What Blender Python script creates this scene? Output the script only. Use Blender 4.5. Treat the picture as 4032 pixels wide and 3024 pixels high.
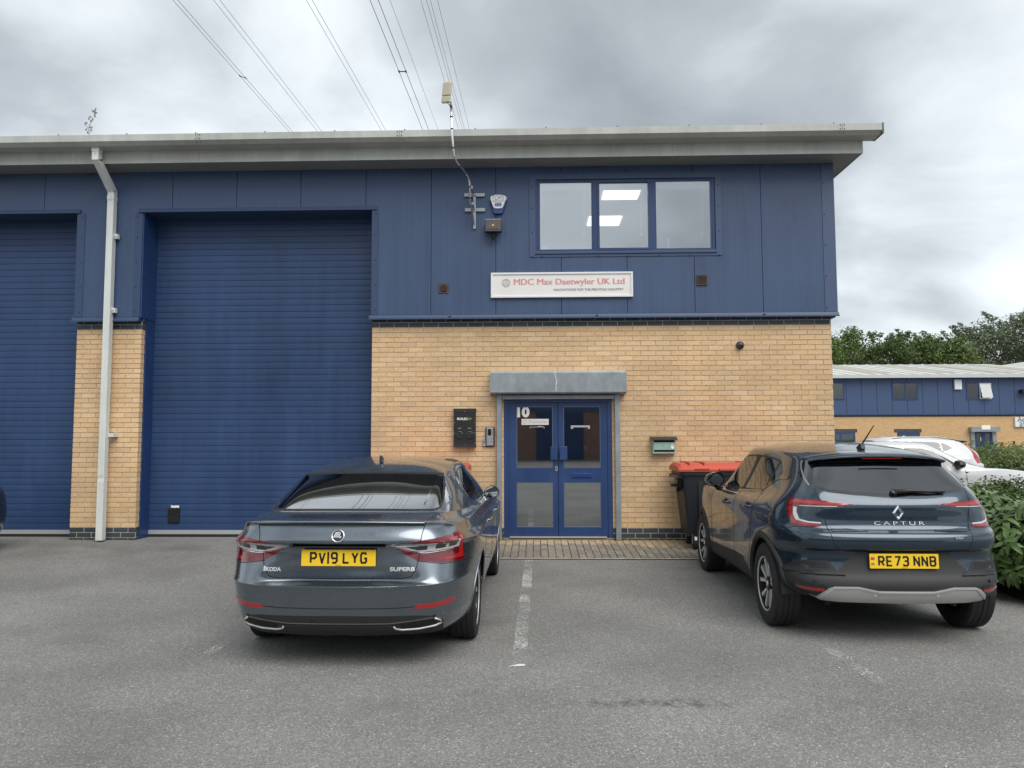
import bpy, bmesh, math, random
import numpy as np
from mathutils import Vector, Matrix
from mathutils.bvhtree import BVHTree
for o in list(bpy.data.objects): bpy.data.objects.remove(o)
SC = bpy.context.scene
COL = SC.collection
RND = random.Random(7)

# ---------------------------------------------------------------- camera
cam = bpy.data.cameras.new('camera')
cam.sensor_width = 36.0
cam.lens = 3028 / 4032 * 36.0
cam.clip_end = 3000
camo = bpy.data.objects.new('camera', cam)
COL.objects.link(camo)
CAM = Vector((0, -11.5036, 1.5))
right = Vector((0.99949544, 0.03166456, -0.00249253))
up = Vector((0.00474298, -0.07119673, 0.99745102))
fwd = Vector((-0.03140639, 0.99695957, 0.07131099))
mw = Matrix((right, up, -fwd)).transposed().to_4x4()
mw.translation = CAM
camo.matrix_world = mw
SC.camera = camo

# ---------------------------------------------------------------- sky, sun, exposure
SUN_AZ, SUN_EL = math.radians(-152), math.radians(52)     # direction the light comes from, measured from +Y towards +X
world = bpy.data.worlds.new('World')
SC.world = world
world.use_nodes = True
wt = world.node_tree
wt.nodes.clear()
def wn(t, **k):
    n = wt.nodes.new(t)
    for a, b in k.items(): setattr(n, a, b)
    return n
wout = wn('ShaderNodeOutputWorld'); wbg = wn('ShaderNodeBackground')
sky = wn('ShaderNodeTexSky', sky_type='NISHITA', sun_disc=False)
sky.sun_elevation = SUN_EL; sky.sun_rotation = SUN_AZ
wbg.inputs['Strength'].default_value = 0.1
tc = wn('ShaderNodeTexCoord'); sep = wn('ShaderNodeSeparateXYZ')
wt.links.new(tc.outputs['Generated'], sep.inputs[0])
def wmath(op, a, b=None):
    n = wn('ShaderNodeMath', operation=op)
    for i, v in enumerate((a, b)):
        if v is None: continue
        if isinstance(v, (int, float)): n.inputs[i].default_value = v
        else: wt.links.new(v, n.inputs[i])
    return n.outputs[0]
zz = wmath('ADD', wmath('MAXIMUM', sep.outputs['Z'], 0.0), 0.42)
cmb = wn('ShaderNodeCombineXYZ')
wt.links.new(wmath('DIVIDE', sep.outputs['X'], zz), cmb.inputs[0])
wt.links.new(wmath('DIVIDE', sep.outputs['Y'], zz), cmb.inputs[1])
cmb.inputs[2].default_value = 0.0
def wnoise(scale, detail, rough, off):
    m = wn('ShaderNodeMapping'); m.inputs['Location'].default_value = off
    wt.links.new(cmb.outputs[0], m.inputs['Vector'])
    n = wn('ShaderNodeTexNoise'); n.inputs['Scale'].default_value = scale
    n.inputs['Detail'].default_value = detail; n.inputs['Roughness'].default_value = rough
    n.inputs['Distortion'].default_value = 0.35
    wt.links.new(m.outputs[0], n.inputs['Vector'])
    return n.outputs['Fac']
CL_OFF = (0.9, 9.9, 0.0)
big = wnoise(1.35, 3.0, 0.45, CL_OFF)
small = wnoise(3.3, 7.0, 0.52, (3.1, 7.7, 0))
mixf = wmath('ADD', wmath('MULTIPLY', big, 0.66), wmath('MULTIPLY', small, 0.34))
ramp = wn('ShaderNodeValToRGB')
el = ramp.color_ramp.elements
el[0].position = 0.30; el[0].color = (1.85, 2.02, 2.14, 1)
el[1].position = 0.66; el[1].color = (6.3, 6.55, 6.6, 1)
e = el.new(0.43); e.color = (2.9, 3.12, 3.26, 1); e = el.new(0.53); e.color = (4.75, 5.05, 5.2, 1)
wt.links.new(mixf, ramp.inputs[0])
mx = wn('ShaderNodeMixRGB'); mx.inputs[0].default_value = 0.90
wt.links.new(sky.outputs[0], mx.inputs[1]); wt.links.new(ramp.outputs[0], mx.inputs[2])
wt.links.new(mx.outputs[0], wbg.inputs['Color']); wt.links.new(wbg.outputs[0], wout.inputs[0])

sun = bpy.data.lights.new('sun', 'SUN'); sun.energy = 1.5; sun.angle = math.radians(50); sun.color = (1, 0.96, 0.9)
suno = bpy.data.objects.new('sun', sun); COL.objects.link(suno)
sd = Vector((math.sin(SUN_AZ) * math.cos(SUN_EL) * -1 * -1, math.cos(SUN_AZ) * math.cos(SUN_EL), math.sin(SUN_EL)))
sd = Vector((0.30 * math.cos(SUN_EL) / 0.64, -0.565 * math.cos(SUN_EL) / 0.64, math.sin(SUN_EL)))
suno.rotation_euler = sd.to_track_quat('Z', 'Y').to_euler()
sky.sun_rotation = math.atan2(sd.x, sd.y)
vs = SC.view_settings
vs.view_transform = 'Standard'; vs.look = 'None'; vs.gamma = 1.0; vs.use_curve_mapping = False
vs.exposure = 0.98
SC.render.engine = 'CYCLES'
SC.cycles.max_bounces = 6; SC.cycles.transparent_max_bounces = 12
SC.cycles.use_denoising = True

# ---------------------------------------------------------------- materials
MATS = {}
def mat(name, col, rough=0.6, metal=0.0, spec=0.5, coat=0.0, bump=None, var=None, emit=None, coat_rough=0.03):
    """bump=(scale,strength,detail); var=(scale,amount[,detail]) multiplies the colour by noise"""
    m = bpy.data.materials.new(name); m.use_nodes = True; MATS[name] = m
    t = m.node_tree; b = t.nodes['Principled BSDF']
    b.inputs['Base Color'].default_value = (*col, 1); b.inputs['Roughness'].default_value = rough
    b.inputs['Metallic'].default_value = metal; b.inputs['Specular IOR Level'].default_value = spec
    b.inputs['Coat Weight'].default_value = coat; b.inputs['Coat Roughness'].default_value = coat_rough
    if emit: b.inputs['Emission Color'].default_value = (*col, 1); b.inputs['Emission Strength'].default_value = emit
    if bump or var:
        c = t.nodes.new('ShaderNodeTexCoord')
    if var:
        n = t.nodes.new('ShaderNodeTexNoise'); n.inputs['Scale'].default_value = var[0]; n.inputs['Detail'].default_value = var[2] if len(var) > 2 else 4
        n.inputs['Roughness'].default_value = 0.6
        t.links.new(c.outputs['Object'], n.inputs['Vector'])
        r = t.nodes.new('ShaderNodeMapRange'); r.inputs['From Min'].default_value = 0.3; r.inputs['From Max'].default_value = 0.7
        r.inputs['To Min'].default_value = 1 - var[1]; r.inputs['To Max'].default_value = 1 + var[1]
        t.links.new(n.outputs['Fac'], r.inputs['Value'])
        mx = t.nodes.new('ShaderNodeMixRGB'); mx.blend_type = 'MULTIPLY'; mx.inputs[0].default_value = 1
        mx.inputs[1].default_value = (*col, 1); t.links.new(r.outputs[0], mx.inputs[2])
        t.links.new(mx.outputs[0], b.inputs['Base Color'])
    if bump:
        n = t.nodes.new('ShaderNodeTexNoise'); n.inputs['Scale'].default_value = bump[0]; n.inputs['Detail'].default_value = bump[2] if len(bump) > 2 else 3
        t.links.new(c.outputs['Object'], n.inputs['Vector'])
        bp = t.nodes.new('ShaderNodeBump'); bp.inputs['Strength'].default_value = bump[1]; bp.inputs['Distance'].default_value = 0.01
        t.links.new(n.outputs['Fac'], bp.inputs['Height']); t.links.new(bp.outputs[0], b.inputs['Normal'])
    return m
def nodes(m): return m.node_tree, m.node_tree.nodes, m.node_tree.links

def piece_mat(name, cols, rough, bump, edge=None):
    """colour differs from piece to piece (object random + island random)"""
    m = mat(name, cols[0], rough, bump=bump)
    t, N, L = nodes(m); b = N['Principled BSDF']
    oi = N.new('ShaderNodeObjectInfo'); ge = N.new('ShaderNodeNewGeometry')
    a = N.new('ShaderNodeMath'); a.operation = 'ADD'; L.new(oi.outputs['Random'], a.inputs[0]); L.new(ge.outputs['Random Per Island'], a.inputs[1])
    fr = N.new('ShaderNodeMath'); fr.operation = 'FRACT'; L.new(a.outputs[0], fr.inputs[0])
    rp = N.new('ShaderNodeValToRGB'); rp.color_ramp.elements[0].color = (*cols[0], 1); rp.color_ramp.elements[1].color = (*cols[-1], 1)
    for i, c in enumerate(cols[1:-1]):
        e = rp.color_ramp.elements.new((i + 1) / (len(cols) - 1)); e.color = (*c, 1)
    L.new(fr.outputs[0], rp.inputs[0])
    c = N.new('ShaderNodeNewGeometry')
    n = N.new('ShaderNodeTexNoise'); n.inputs['Scale'].default_value = 45; n.inputs['Detail'].default_value = 5; L.new(c.outputs['Position'], n.inputs['Vector'])
    n2 = N.new('ShaderNodeTexNoise'); n2.inputs['Scale'].default_value = 0.9; n2.inputs['Detail'].default_value = 4; L.new(c.outputs['Position'], n2.inputs['Vector'])
    ad = N.new('ShaderNodeMath'); ad.operation = 'ADD'; L.new(n.outputs['Fac'], ad.inputs[0]); L.new(n2.outputs['Fac'], ad.inputs[1])
    r = N.new('ShaderNodeMapRange'); r.inputs['From Min'].default_value = .7; r.inputs['From Max'].default_value = 1.3; r.inputs['To Min'].default_value = .8; r.inputs['To Max'].default_value = 1.18
    L.new(ad.outputs[0], r.inputs['Value'])
    mx = N.new('ShaderNodeMixRGB'); mx.blend_type = 'MULTIPLY'; mx.inputs[0].default_value = 1
    L.new(rp.outputs[0], mx.inputs[1]); L.new(r.outputs[0], mx.inputs[2]); L.new(mx.outputs[0], b.inputs['Base Color'])
    for nd in N:
        if nd.type == 'TEX_NOISE' and nd.outputs['Fac'].links and nd.outputs['Fac'].links[0].to_node.type == 'BUMP':
            L.new(c.outputs['Position'], nd.inputs['Vector'])
    return m

BUFF = piece_mat('buff_brick', [(.58, .39, .215), (.64, .44, .25), (.60, .405, .22), (.67, .475, .28), (.55, .375, .215)], .85, (60, .5, 4))
DARKB = piece_mat('blue_black_brick', [(.035, .045, .055), (.055, .065, .075), (.03, .036, .045)], .45, (50, .3, 3))
PAVER = piece_mat('paver_grey', [(.19, .165, .135), (.24, .21, .17), (.165, .148, .128), (.22, .195, .155)], .9, (80, .7, 4))
PAVERB = piece_mat('paver_buff', [(.36, .28, .17), (.40, .31, .19), (.32, .25, .155)], .9, (80, .7, 4))
MORTAR = mat('mortar', (.46, .38, .28), .95, var=(12, .25), bump=(90, .4))
MORTARD = mat('mortar_pale', (.50, .47, .40), .95, var=(12, .2))
JOINT = mat('paver_joint', (.075, .062, .05), 1, var=(10, .3))
CLAD = mat('blue_cladding', (.042, .074, .150), .42, spec=.45)
SHUT = mat('blue_shutter', (.024, .054, .134), .42, spec=.4, var=(1.3, .12))
TRIMB = mat('blue_trim', (.028, .054, .120), .5)
FRAMEB = mat('blue_frame', (.016, .045, .14), .35, var=(3, .1))
GUTTER = mat('grey_gutter', (.42, .43, .40), .5, var=(2.5, .09, 6))
PIPE = mat('pale_grey_pipe', (.62, .65, .63), .45, var=(3, .06, 6))
GALV = mat('galvanised', (.30, .33, .35), .42, metal=.55, var=(4, .12, 6))
STEEL = mat('bright_steel', (.72, .72, .72), .22, metal=1)
WHITE = mat('white_plastic', (.72, .73, .74), .45)
SIGNW = mat('sign_white', (.74, .72, .70), .5, var=(2, .04))
SIGNR = mat('faded_red_print', (.62, .27, .24), .6)
SIGNK = mat('faded_grey_print', (.16, .15, .16), .6)
BLACK = mat('black_plastic', (.012, .012, .013), .42)
BLACKM = mat('black_matt', (.018, .018, .019), .7)
RUBBER = mat('rubber', (.014, .014, .015), .72, bump=(40, .3))
DARK = mat('dark_void', (.006, .006, .007), .9)
BROWN = mat('brown_vent', (.075, .042, .03), .6)
CHROME = mat('chrome', (.82, .83, .84), .12, metal=1)
DCHROME = mat('dark_chrome', (.35, .34, .32), .2, metal=1)
RED = mat('bin_lid_red', (.50, .085, .055), .5, var=(5, .1))
BINB = mat('bin_body', (.010, .013, .018), .48, bump=(14, .15))
SAGE = mat('sage_paint', (.27, .40, .35), .5, var=(9, .12))
CREAM = mat('cream_plastic', (.46, .43, .32), .5)
BLUEP = mat('alarm_blue', (.02, .05, .22), .3)
YELLOW = mat('plate_yellow', (.80, .52, .02), .35)
PLATEK = mat('plate_black', (.01, .01, .01), .4)
GREENP = mat('green_print', (.30, .62, .10), .5)
PAPER = mat('paper_white', (.82, .82, .8), .7)
FLOORW = mat('room_wall', (.72, .74, .73), .9)
LAMP = mat('ceiling_lamp', (1, .98, .95), .5, emit=1.0)
LINE = None

def rib_bump(m, period, strength, axis='X'):
    t, N, L = nodes(m); b = N['Principled BSDF']
    c = N.new('ShaderNodeNewGeometry'); s = N.new('ShaderNodeSeparateXYZ'); L.new(c.outputs['Position'], s.inputs[0])
    mu = N.new('ShaderNodeMath'); mu.operation = 'MULTIPLY'; mu.inputs[1].default_value = 2 * math.pi / period; L.new(s.outputs[axis], mu.inputs[0])
    si = N.new('ShaderNodeMath'); si.operation = 'SINE'; L.new(mu.outputs[0], si.inputs[0])
    bp = N.new('ShaderNodeBump'); bp.inputs['Strength'].default_value = strength; bp.inputs['Distance'].default_value = .002
    L.new(si.outputs[0], bp.inputs['Height']); L.new(bp.outputs[0], b.inputs['Normal'])
rib_bump(CLAD, .036, .32)
def streaks(m, amount, sx=5.0, sz=.35):
    """faint vertical rain streaks and fading, in the paint itself"""
    t, N, L = nodes(m); b = N['Principled BSDF']; col = tuple(b.inputs['Base Color'].default_value); old = b.inputs['Base Color'].links[0].from_socket if b.inputs['Base Color'].links else None
    c = N.new('ShaderNodeNewGeometry'); mp = N.new('ShaderNodeMapping'); mp.inputs['Scale'].default_value = (sx, sx, sz); L.new(c.outputs['Position'], mp.inputs[0])
    n = N.new('ShaderNodeTexNoise'); n.inputs['Scale'].default_value = 1.6; n.inputs['Detail'].default_value = 7; n.inputs['Roughness'].default_value = .65; L.new(mp.outputs[0], n.inputs['Vector'])
    n2 = N.new('ShaderNodeTexNoise'); n2.inputs['Scale'].default_value = .7; n2.inputs['Detail'].default_value = 5; L.new(c.outputs['Position'], n2.inputs['Vector'])
    a = N.new('ShaderNodeMath'); a.operation = 'ADD'; L.new(n.outputs['Fac'], a.inputs[0]); L.new(n2.outputs['Fac'], a.inputs[1])
    r = N.new('ShaderNodeMapRange'); r.inputs['From Min'].default_value = .7; r.inputs['From Max'].default_value = 1.3; r.inputs['To Min'].default_value = 1 - amount; r.inputs['To Max'].default_value = 1 + amount; L.new(a.outputs[0], r.inputs['Value'])
    mx = N.new('ShaderNodeMixRGB'); mx.blend_type = 'MULTIPLY'; mx.inputs[0].default_value = 1; mx.inputs[1].default_value = col
    if old: L.new(old, mx.inputs[1])
    L.new(r.outputs[0], mx.inputs[2]); L.new(mx.outputs[0], b.inputs['Base Color'])
    r2 = N.new('ShaderNodeMapRange'); r2.inputs['From Min'].default_value = .7; r2.inputs['From Max'].default_value = 1.3; ro = b.inputs['Roughness'].default_value; r2.inputs['To Min'].default_value = ro - .1; r2.inputs['To Max'].default_value = ro + .14; L.new(a.outputs[0], r2.inputs['Value']); L.new(r2.outputs[0], b.inputs['Roughness'])
streaks(CLAD, .16); streaks(SHUT, .18, 4, .5); streaks(GUTTER, .14, 6, .8); streaks(PIPE, .12, 9, .5); streaks(GALV, .15, 6, 3); streaks(FRAMEB, .12)

def glass_mat(name, tint, rough=0.0, ior=1.5, extra=0.0, tcol=None):
    m = bpy.data.materials.new(name); m.use_nodes = True
    t, N, L = nodes(m); N.clear()
    o = N.new('ShaderNodeOutputMaterial'); tr = N.new('ShaderNodeBsdfTransparent'); tr.inputs[0].default_value = (*tint, 1)
    gl = N.new('ShaderNodeBsdfGlossy'); gl.inputs['Roughness'].default_value = rough; gl.inputs['Color'].default_value = (.95, .97, 1, 1)
    fr = N.new('ShaderNodeFresnel'); fr.inputs['IOR'].default_value = ior
    ad = N.new('ShaderNodeMath'); ad.operation = 'ADD'; ad.inputs[1].default_value = extra; ad.use_clamp = True; L.new(fr.outputs[0], ad.inputs[0])
    mx = N.new('ShaderNodeMixShader'); L.new(ad.outputs[0], mx.inputs[0]); L.new(tr.outputs[0], mx.inputs[1]); L.new(gl.outputs[0], mx.inputs[2])
    L.new(mx.outputs[0], o.inputs[0])
    return m
WGLASS = glass_mat('window_glass', (.88, .9, .9), 0, 1.5, .24)
DGLASS = glass_mat('door_glass', (.55, .56, .53), .02, 1.5, .26)
FILMG = glass_mat('filmed_door_glass', (.42, .43, .40), .03, 1.5, .36)
FGLASS = glass_mat('far_glass', (.25, .28, .3), .01, 1.5, .07)
CGLASS = glass_mat('car_glass', (.34, .40, .38), 0, 1.52, .05)
RGLASS = glass_mat('car_rear_glass', (.20, .24, .23), 0, 1.52, .36)
PGLASS = glass_mat('privacy_glass', (.035, .04, .045), 0, 1.52, .10)

# asphalt: speckled aggregate, worn lighter patches, fine relief
def asphalt():
    m = mat('asphalt', (.12, .12, .118), .9)
    t, N, L = nodes(m); b = N['Principled BSDF']; c = N.new('ShaderNodeNewGeometry')
    def noise(s, d, r=.55):
        n = N.new('ShaderNodeTexNoise'); n.inputs['Scale'].default_value = s; n.inputs['Detail'].default_value = d; n.inputs['Roughness'].default_value = r
        L.new(c.outputs['Position'], n.inputs['Vector']); return n.outputs['Fac']
    vo = N.new('ShaderNodeTexVoronoi'); vo.inputs['Scale'].default_value = 125; L.new(c.outputs['Position'], vo.inputs['Vector'])
    sp = N.new('ShaderNodeSeparateColor'); L.new(vo.outputs['Color'], sp.inputs[0])
    r1 = N.new('ShaderNodeValToRGB'); E = r1.color_ramp.elements
    E[0].position = 0; E[0].color = (.11, .109, .104, 1); E[1].position = 1; E[1].color = (.40, .393, .37, 1)
    for p_, v_ in ((.35, .165), (.8, .205), (.94, .245)):
        e_ = E.new(p_); e_.color = (v_, v_ * .985, v_ * .945, 1)
    L.new(sp.outputs[0], r1.inputs[0])
    f = noise(260, 2); r2 = N.new('ShaderNodeMapRange'); r2.inputs['From Min'].default_value = .3; r2.inputs['From Max'].default_value = .7; r2.inputs['To Min'].default_value = .8; r2.inputs['To Max'].default_value = 1.2; L.new(f, r2.inputs['Value'])
    big = noise(.55, 5, .6); r3 = N.new('ShaderNodeMapRange'); r3.inputs['From Min'].default_value = .32; r3.inputs['From Max'].default_value = .68; r3.inputs['To Min'].default_value = .80; r3.inputs['To Max'].default_value = 1.20; L.new(big, r3.inputs['Value'])
    m1 = N.new('ShaderNodeMixRGB'); m1.blend_type = 'MULTIPLY'; m1.inputs[0].default_value = 1; L.new(r1.outputs[0], m1.inputs[1]); L.new(r2.outputs[0], m1.inputs[2])
    m2 = N.new('ShaderNodeMixRGB'); m2.blend_type = 'MULTIPLY'; m2.inputs[0].default_value = 1; L.new(m1.outputs[0], m2.inputs[1]); L.new(r3.outputs[0], m2.inputs[2])
    # a band of old oil drips across the bay (a stain with its own shape)
    s = N.new('ShaderNodeSeparateXYZ'); L.new(c.outputs['Position'], s.inputs[0])
    def mth(op, a, b_=None, cl=False):
        n = N.new('ShaderNodeMath'); n.operation = op; n.use_clamp = cl
        for i, v in enumerate((a, b_)):
            if v is None: continue
            if isinstance(v, (int, float)): n.inputs[i].default_value = v
            else: L.new(v, n.inputs[i])
        return n.outputs[0]
    dx = mth('DIVIDE', mth('SUBTRACT', s.outputs[0], .72), .62); dy = mth('DIVIDE', mth('SUBTRACT', s.outputs[1], -6.72), .13)
    d2 = mth('ADD', mth('MULTIPLY', dx, dx), mth('MULTIPLY', dy, dy))
    near = mth('SUBTRACT', 1.0, d2, True)
    st = mth('MULTIPLY', near, mth('MULTIPLY', mth('SUBTRACT', noise(13, 4, .7), .42), 5.0), True)
    m3 = N.new('ShaderNodeMixRGB'); m3.inputs[2].default_value = (.045, .042, .045, 1); L.new(mth('MULTIPLY', st, .75), m3.inputs[0]); L.new(m2.outputs[0], m3.inputs[1])
    dmp = mth('MULTIPLY', mth('SUBTRACT', 1.0, mth('DIVIDE', mth('ABSOLUTE', mth('ADD', s.outputs[1], .65)), .95), True), mth('MULTIPLY', mth('SUBTRACT', noise(1.7, 6, .6), .40), 4.0, True))
    m4 = N.new('ShaderNodeMixRGB'); m4.inputs[2].default_value = (.085, .073, .064, 1); L.new(mth('MULTIPLY', dmp, .55), m4.inputs[0]); L.new(m3.outputs[0], m4.inputs[1])
    oil = mth('MULTIPLY', mth('SUBTRACT', noise(1.25, 2, .4), .66), 14.0, True)
    m5 = N.new('ShaderNodeMixRGB'); m5.inputs[2].default_value = (.07, .068, .066, 1); L.new(mth('MULTIPLY', oil, .2), m5.inputs[0]); L.new(m4.outputs[0], m5.inputs[1])
    L.new(m5.outputs[0], b.inputs['Base Color'])
    bp = N.new('ShaderNodeBump'); bp.inputs['Strength'].default_value = .5; bp.inputs['Distance'].default_value = .005
    hh = mth('ADD', vo.outputs['Distance'], mth('MULTIPLY', f, .5)); L.new(hh, bp.inputs['Height']); L.new(bp.outputs[0], b.inputs['Normal'])
    return m
ASPH = asphalt()

def worn_paint(name, amount):
    m = bpy.data.materials.new(name); m.use_nodes = True; t, N, L = nodes(m); b = N['Principled BSDF']; o = N['Material Output']
    b.inputs['Base Color'].default_value = (.47, .47, .455, 1); b.inputs['Roughness'].default_value = .85
    c = N.new('ShaderNodeNewGeometry')
    n = N.new('ShaderNodeTexNoise'); n.inputs['Scale'].default_value = 55; n.inputs['Detail'].default_value = 6; n.inputs['Roughness'].default_value = .75; L.new(c.outputs['Position'], n.inputs['Vector'])
    n2 = N.new('ShaderNodeTexNoise'); n2.inputs['Scale'].default_value = 2.2; n2.inputs['Detail'].default_value = 2; L.new(c.outputs['Position'], n2.inputs['Vector'])
    a = N.new('ShaderNodeMath'); a.operation = 'MULTIPLY_ADD'; L.new(n2.outputs['Fac'], a.inputs[0]); a.inputs[1].default_value = .55; L.new(n.outputs['Fac'], a.inputs[2])
    r = N.new('ShaderNodeMapRange'); r.inputs['From Min'].default_value = 1.08 - amount; r.inputs['From Max'].default_value = 1.2 - amount; r.clamp = True; L.new(a.outputs[0], r.inputs['Value'])
    tr = N.new('ShaderNodeBsdfTransparent'); mx = N.new('ShaderNodeMixShader')
    L.new(r.outputs[0], mx.inputs[0]); L.new(tr.outputs[0], mx.inputs[1]); L.new(b.outputs[0], mx.inputs[2]); L.new(mx.outputs[0], o.inputs[0])
    return m

# ---------------------------------------------------------------- mesh helpers
class MB:
    def __init__(s): s.v = []; s.f = []
    def add(s, vs, fs):
        o = len(s.v); s.v += [tuple(v) for v in vs]; s.f += [tuple(i + o for i in f) for f in fs]; return s
    def box(s, x0, x1, y0, y1, z0, z1, M=None):
        vs = [Vector(p) for p in ((x0, y0, z0), (x1, y0, z0), (x1, y1, z0), (x0, y1, z0), (x0, y0, z1), (x1, y0, z1), (x1, y1, z1), (x0, y1, z1))]
        if M: vs = [M @ v for v in vs]
        return s.add(vs, [(0, 3, 2, 1), (4, 5, 6, 7), (0, 1, 5, 4), (1, 2, 6, 5), (2, 3, 7, 6), (3, 0, 4, 7)])
    def prism(s, poly, a, b, plane='xz', M=None):
        """poly in a plane (x,z): extruded along y from a to b; 'yz': along x; 'xy': along z"""
        def P(u, w, t):
            return Vector({'xz': (u, t, w), 'yz': (t, u, w), 'xy': (u, w, t)}[plane])
        n = len(poly); vs = [P(u, w, a) for u, w in poly] + [P(u, w, b) for u, w in poly]
        if M: vs = [M @ v for v in vs]
        return s.add(vs, [tuple(range(n)), tuple(range(2 * n - 1, n - 1, -1))] + [(i, i + n, (i + 1) % n + n, (i + 1) % n) for i in range(n)])
    def tube(s, pts, r, n=8, cap=True):
        pts = [Vector(p) for p in pts]; rs = r if isinstance(r, (list, tuple)) else [r] * len(pts)
        o = len(s.v); ref = None
        for i, p in enumerate(pts):
            d = (pts[min(i + 1, len(pts) - 1)] - pts[max(i - 1, 0)]).normalized()
            if ref is None: ref = d.orthogonal().normalized()
            ref = (ref - d * ref.dot(d)).normalized(); b = d.cross(ref)
            for k in range(n):
                a = 2 * math.pi * k / n; s.v.append(tuple(p + (ref * math.cos(a) + b * math.sin(a)) * rs[i]))
        for i in range(len(pts) - 1):
            for k in range(n):
                s.f.append((o + i * n + k, o + i * n + (k + 1) % n, o + (i + 1) * n + (k + 1) % n, o + (i + 1) * n + k))
        if cap: s.f.append(tuple(o + k for k in range(n - 1, -1, -1))); s.f.append(tuple(o + (len(pts) - 1) * n + k for k in range(n)))
        return s
    def lathe(s, prof, n=24, axis='z', M=None, closed=False):
        """prof: list of (r, h)"""
        o = len(s.v)
        for r, h in prof:
            for k in range(n):
                a = 2 * math.pi * k / n; c, q = r * math.cos(a), r * math.sin(a)
                v = Vector({'z': (c, q, h), 'x': (h, c, q), 'y': (q, h, c)}[axis])
                s.v.append(tuple(M @ v if M else v))
        R = len(prof)
        for i in range(R if closed else R - 1):
            j = (i + 1) % R
            for k in range(n): s.f.append((o + i * n + k, o + i * n + (k + 1) % n, o + j * n + (k + 1) % n, o + j * n + k))
        return s
    def grid(s, P):
        o = len(s.v); R, C = len(P), len(P[0])
        for row in P: s.v += [tuple(p) for p in row]
        for i in range(R - 1):
            for j in range(C - 1): s.f.append((o + i * C + j, o + i * C + j + 1, o + (i + 1) * C + j + 1, o + (i + 1) * C + j))
        return s
    def mesh(s, name, m, smooth=False):
        me = bpy.data.meshes.new(name); me.from_pydata(s.v, [], s.f); me.materials.append(m)
        if smooth: me.polygons.foreach_set('use_smooth', [True] * len(me.polygons))
        me.update(); return me
    def build(s, name, m, parent=None, smooth=False, bevel=0, fix=True, angle=None):
        me = s.mesh(name, m, smooth)
        if fix:
            bm = bmesh.new(); bm.from_mesh(me); bmesh.ops.recalc_face_normals(bm, faces=bm.faces); bm.to_mesh(me); bm.free()
        if angle: me.set_sharp_from_angle(angle=math.radians(angle))
        o = link(name, me, parent)
        if bevel:
            bv = o.modifiers.new('bevel', 'BEVEL'); bv.width = bevel; bv.segments = 2; bv.limit_method = 'ANGLE'
        return o
def link(name, me, parent=None, M=None):
    o = bpy.data.objects.new(name, me); COL.objects.link(o)
    if parent is not None: o.parent = parent
    if M is not None: o.matrix_local = M
    return o
def thing(name, label, cat, loc=(0, 0, 0), rz=0, group=None):
    o = bpy.data.objects.new(name, None); COL.objects.link(o); o.location = loc; o.rotation_euler = (0, 0, rz); o.empty_display_size = .2
    return tag(o, label, cat, group)
def tag(o, label, cat, group=None):
    o['label'] = label; o['category'] = cat
    if group: o['group'] = group
    return o
def struct(o): o['kind'] = 'structure'; return o
def stuff(o): o['kind'] = 'stuff'; return o
def text_mesh(txt, size, m, extrude=.002, shear=0, spacing=1.0, bold=0.0, sx=1.0):
    cu = bpy.data.curves.new('lettering', 'FONT'); cu.body = txt; cu.size = size; cu.extrude = extrude; cu.align_x = 'CENTER'; cu.align_y = 'CENTER'
    cu.shear = shear; cu.space_character = spacing; cu.offset = bold; cu.resolution_u = 3
    o = bpy.data.objects.new('lettering', cu); COL.objects.link(o)
    bpy.context.view_layer.update()
    me = bpy.data.meshes.new_from_object(o.evaluated_get(bpy.context.evaluated_depsgraph_get()))
    bpy.data.objects.remove(o); me.materials.clear(); me.materials.append(m)
    # text lies in xy facing +z: stand it up to face -y
    for v in me.vertices: v.co = (v.co.x * sx, -v.co.z, v.co.y)
    return me
def text(txt, size, m, loc, parent, width=None, **k):
    me = text_mesh(txt, size, m, **k)
    xs = [v.co.x for v in me.vertices]
    if xs:
        w = max(xs) - min(xs); c = (max(xs) + min(xs)) / 2; s = (width / w) if width else 1
        for v in me.vertices: v.co.x = (v.co.x - c) * s
    o = link('lettering', me, parent); o.location = loc; return o
def empty(name, parent, loc=(0, 0, 0)):
    o = bpy.data.objects.new(name, None); COL.objects.link(o); o.parent = parent; o.location = loc; o.empty_display_size = .1; return o
def ray(px, py):
    """world direction of a photograph pixel (4032 x 3024) - used to work out where far things stand"""
    return (right * ((px - 2016) / 3028) + up * (-(py - 1512) / 3028) + fwd)
def at(px, py, Y):
    d = ray(px, py); return CAM + d * ((Y - CAM.y) / d.y)
# ================================================================ ground
def gz(y):
    ks = [(-400, -.09), (-4.0, -.09), (-2.4, -.078), (-1.45, -.05), (0, .0), (3000, 0)]
    for (a, za), (b, zb) in zip(ks, ks[1:]):
        if a <= y <= b: return za + (zb - za) * (y - a) / (b - a)
    return -.09
g = MB()
ys = [-300, -60, -20, -8, -4, -3.2, -2.4, -1.9, -1.45, -.7, 0, 4, 12, 40, 90, 250, 900]
xs_ = [-700, -150, -40, -10, 0, 10, 40, 150, 700]
g.grid([[(x, y, gz(y)) for x in xs_] for y in ys])
struct(g.build('ground', ASPH))
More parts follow.
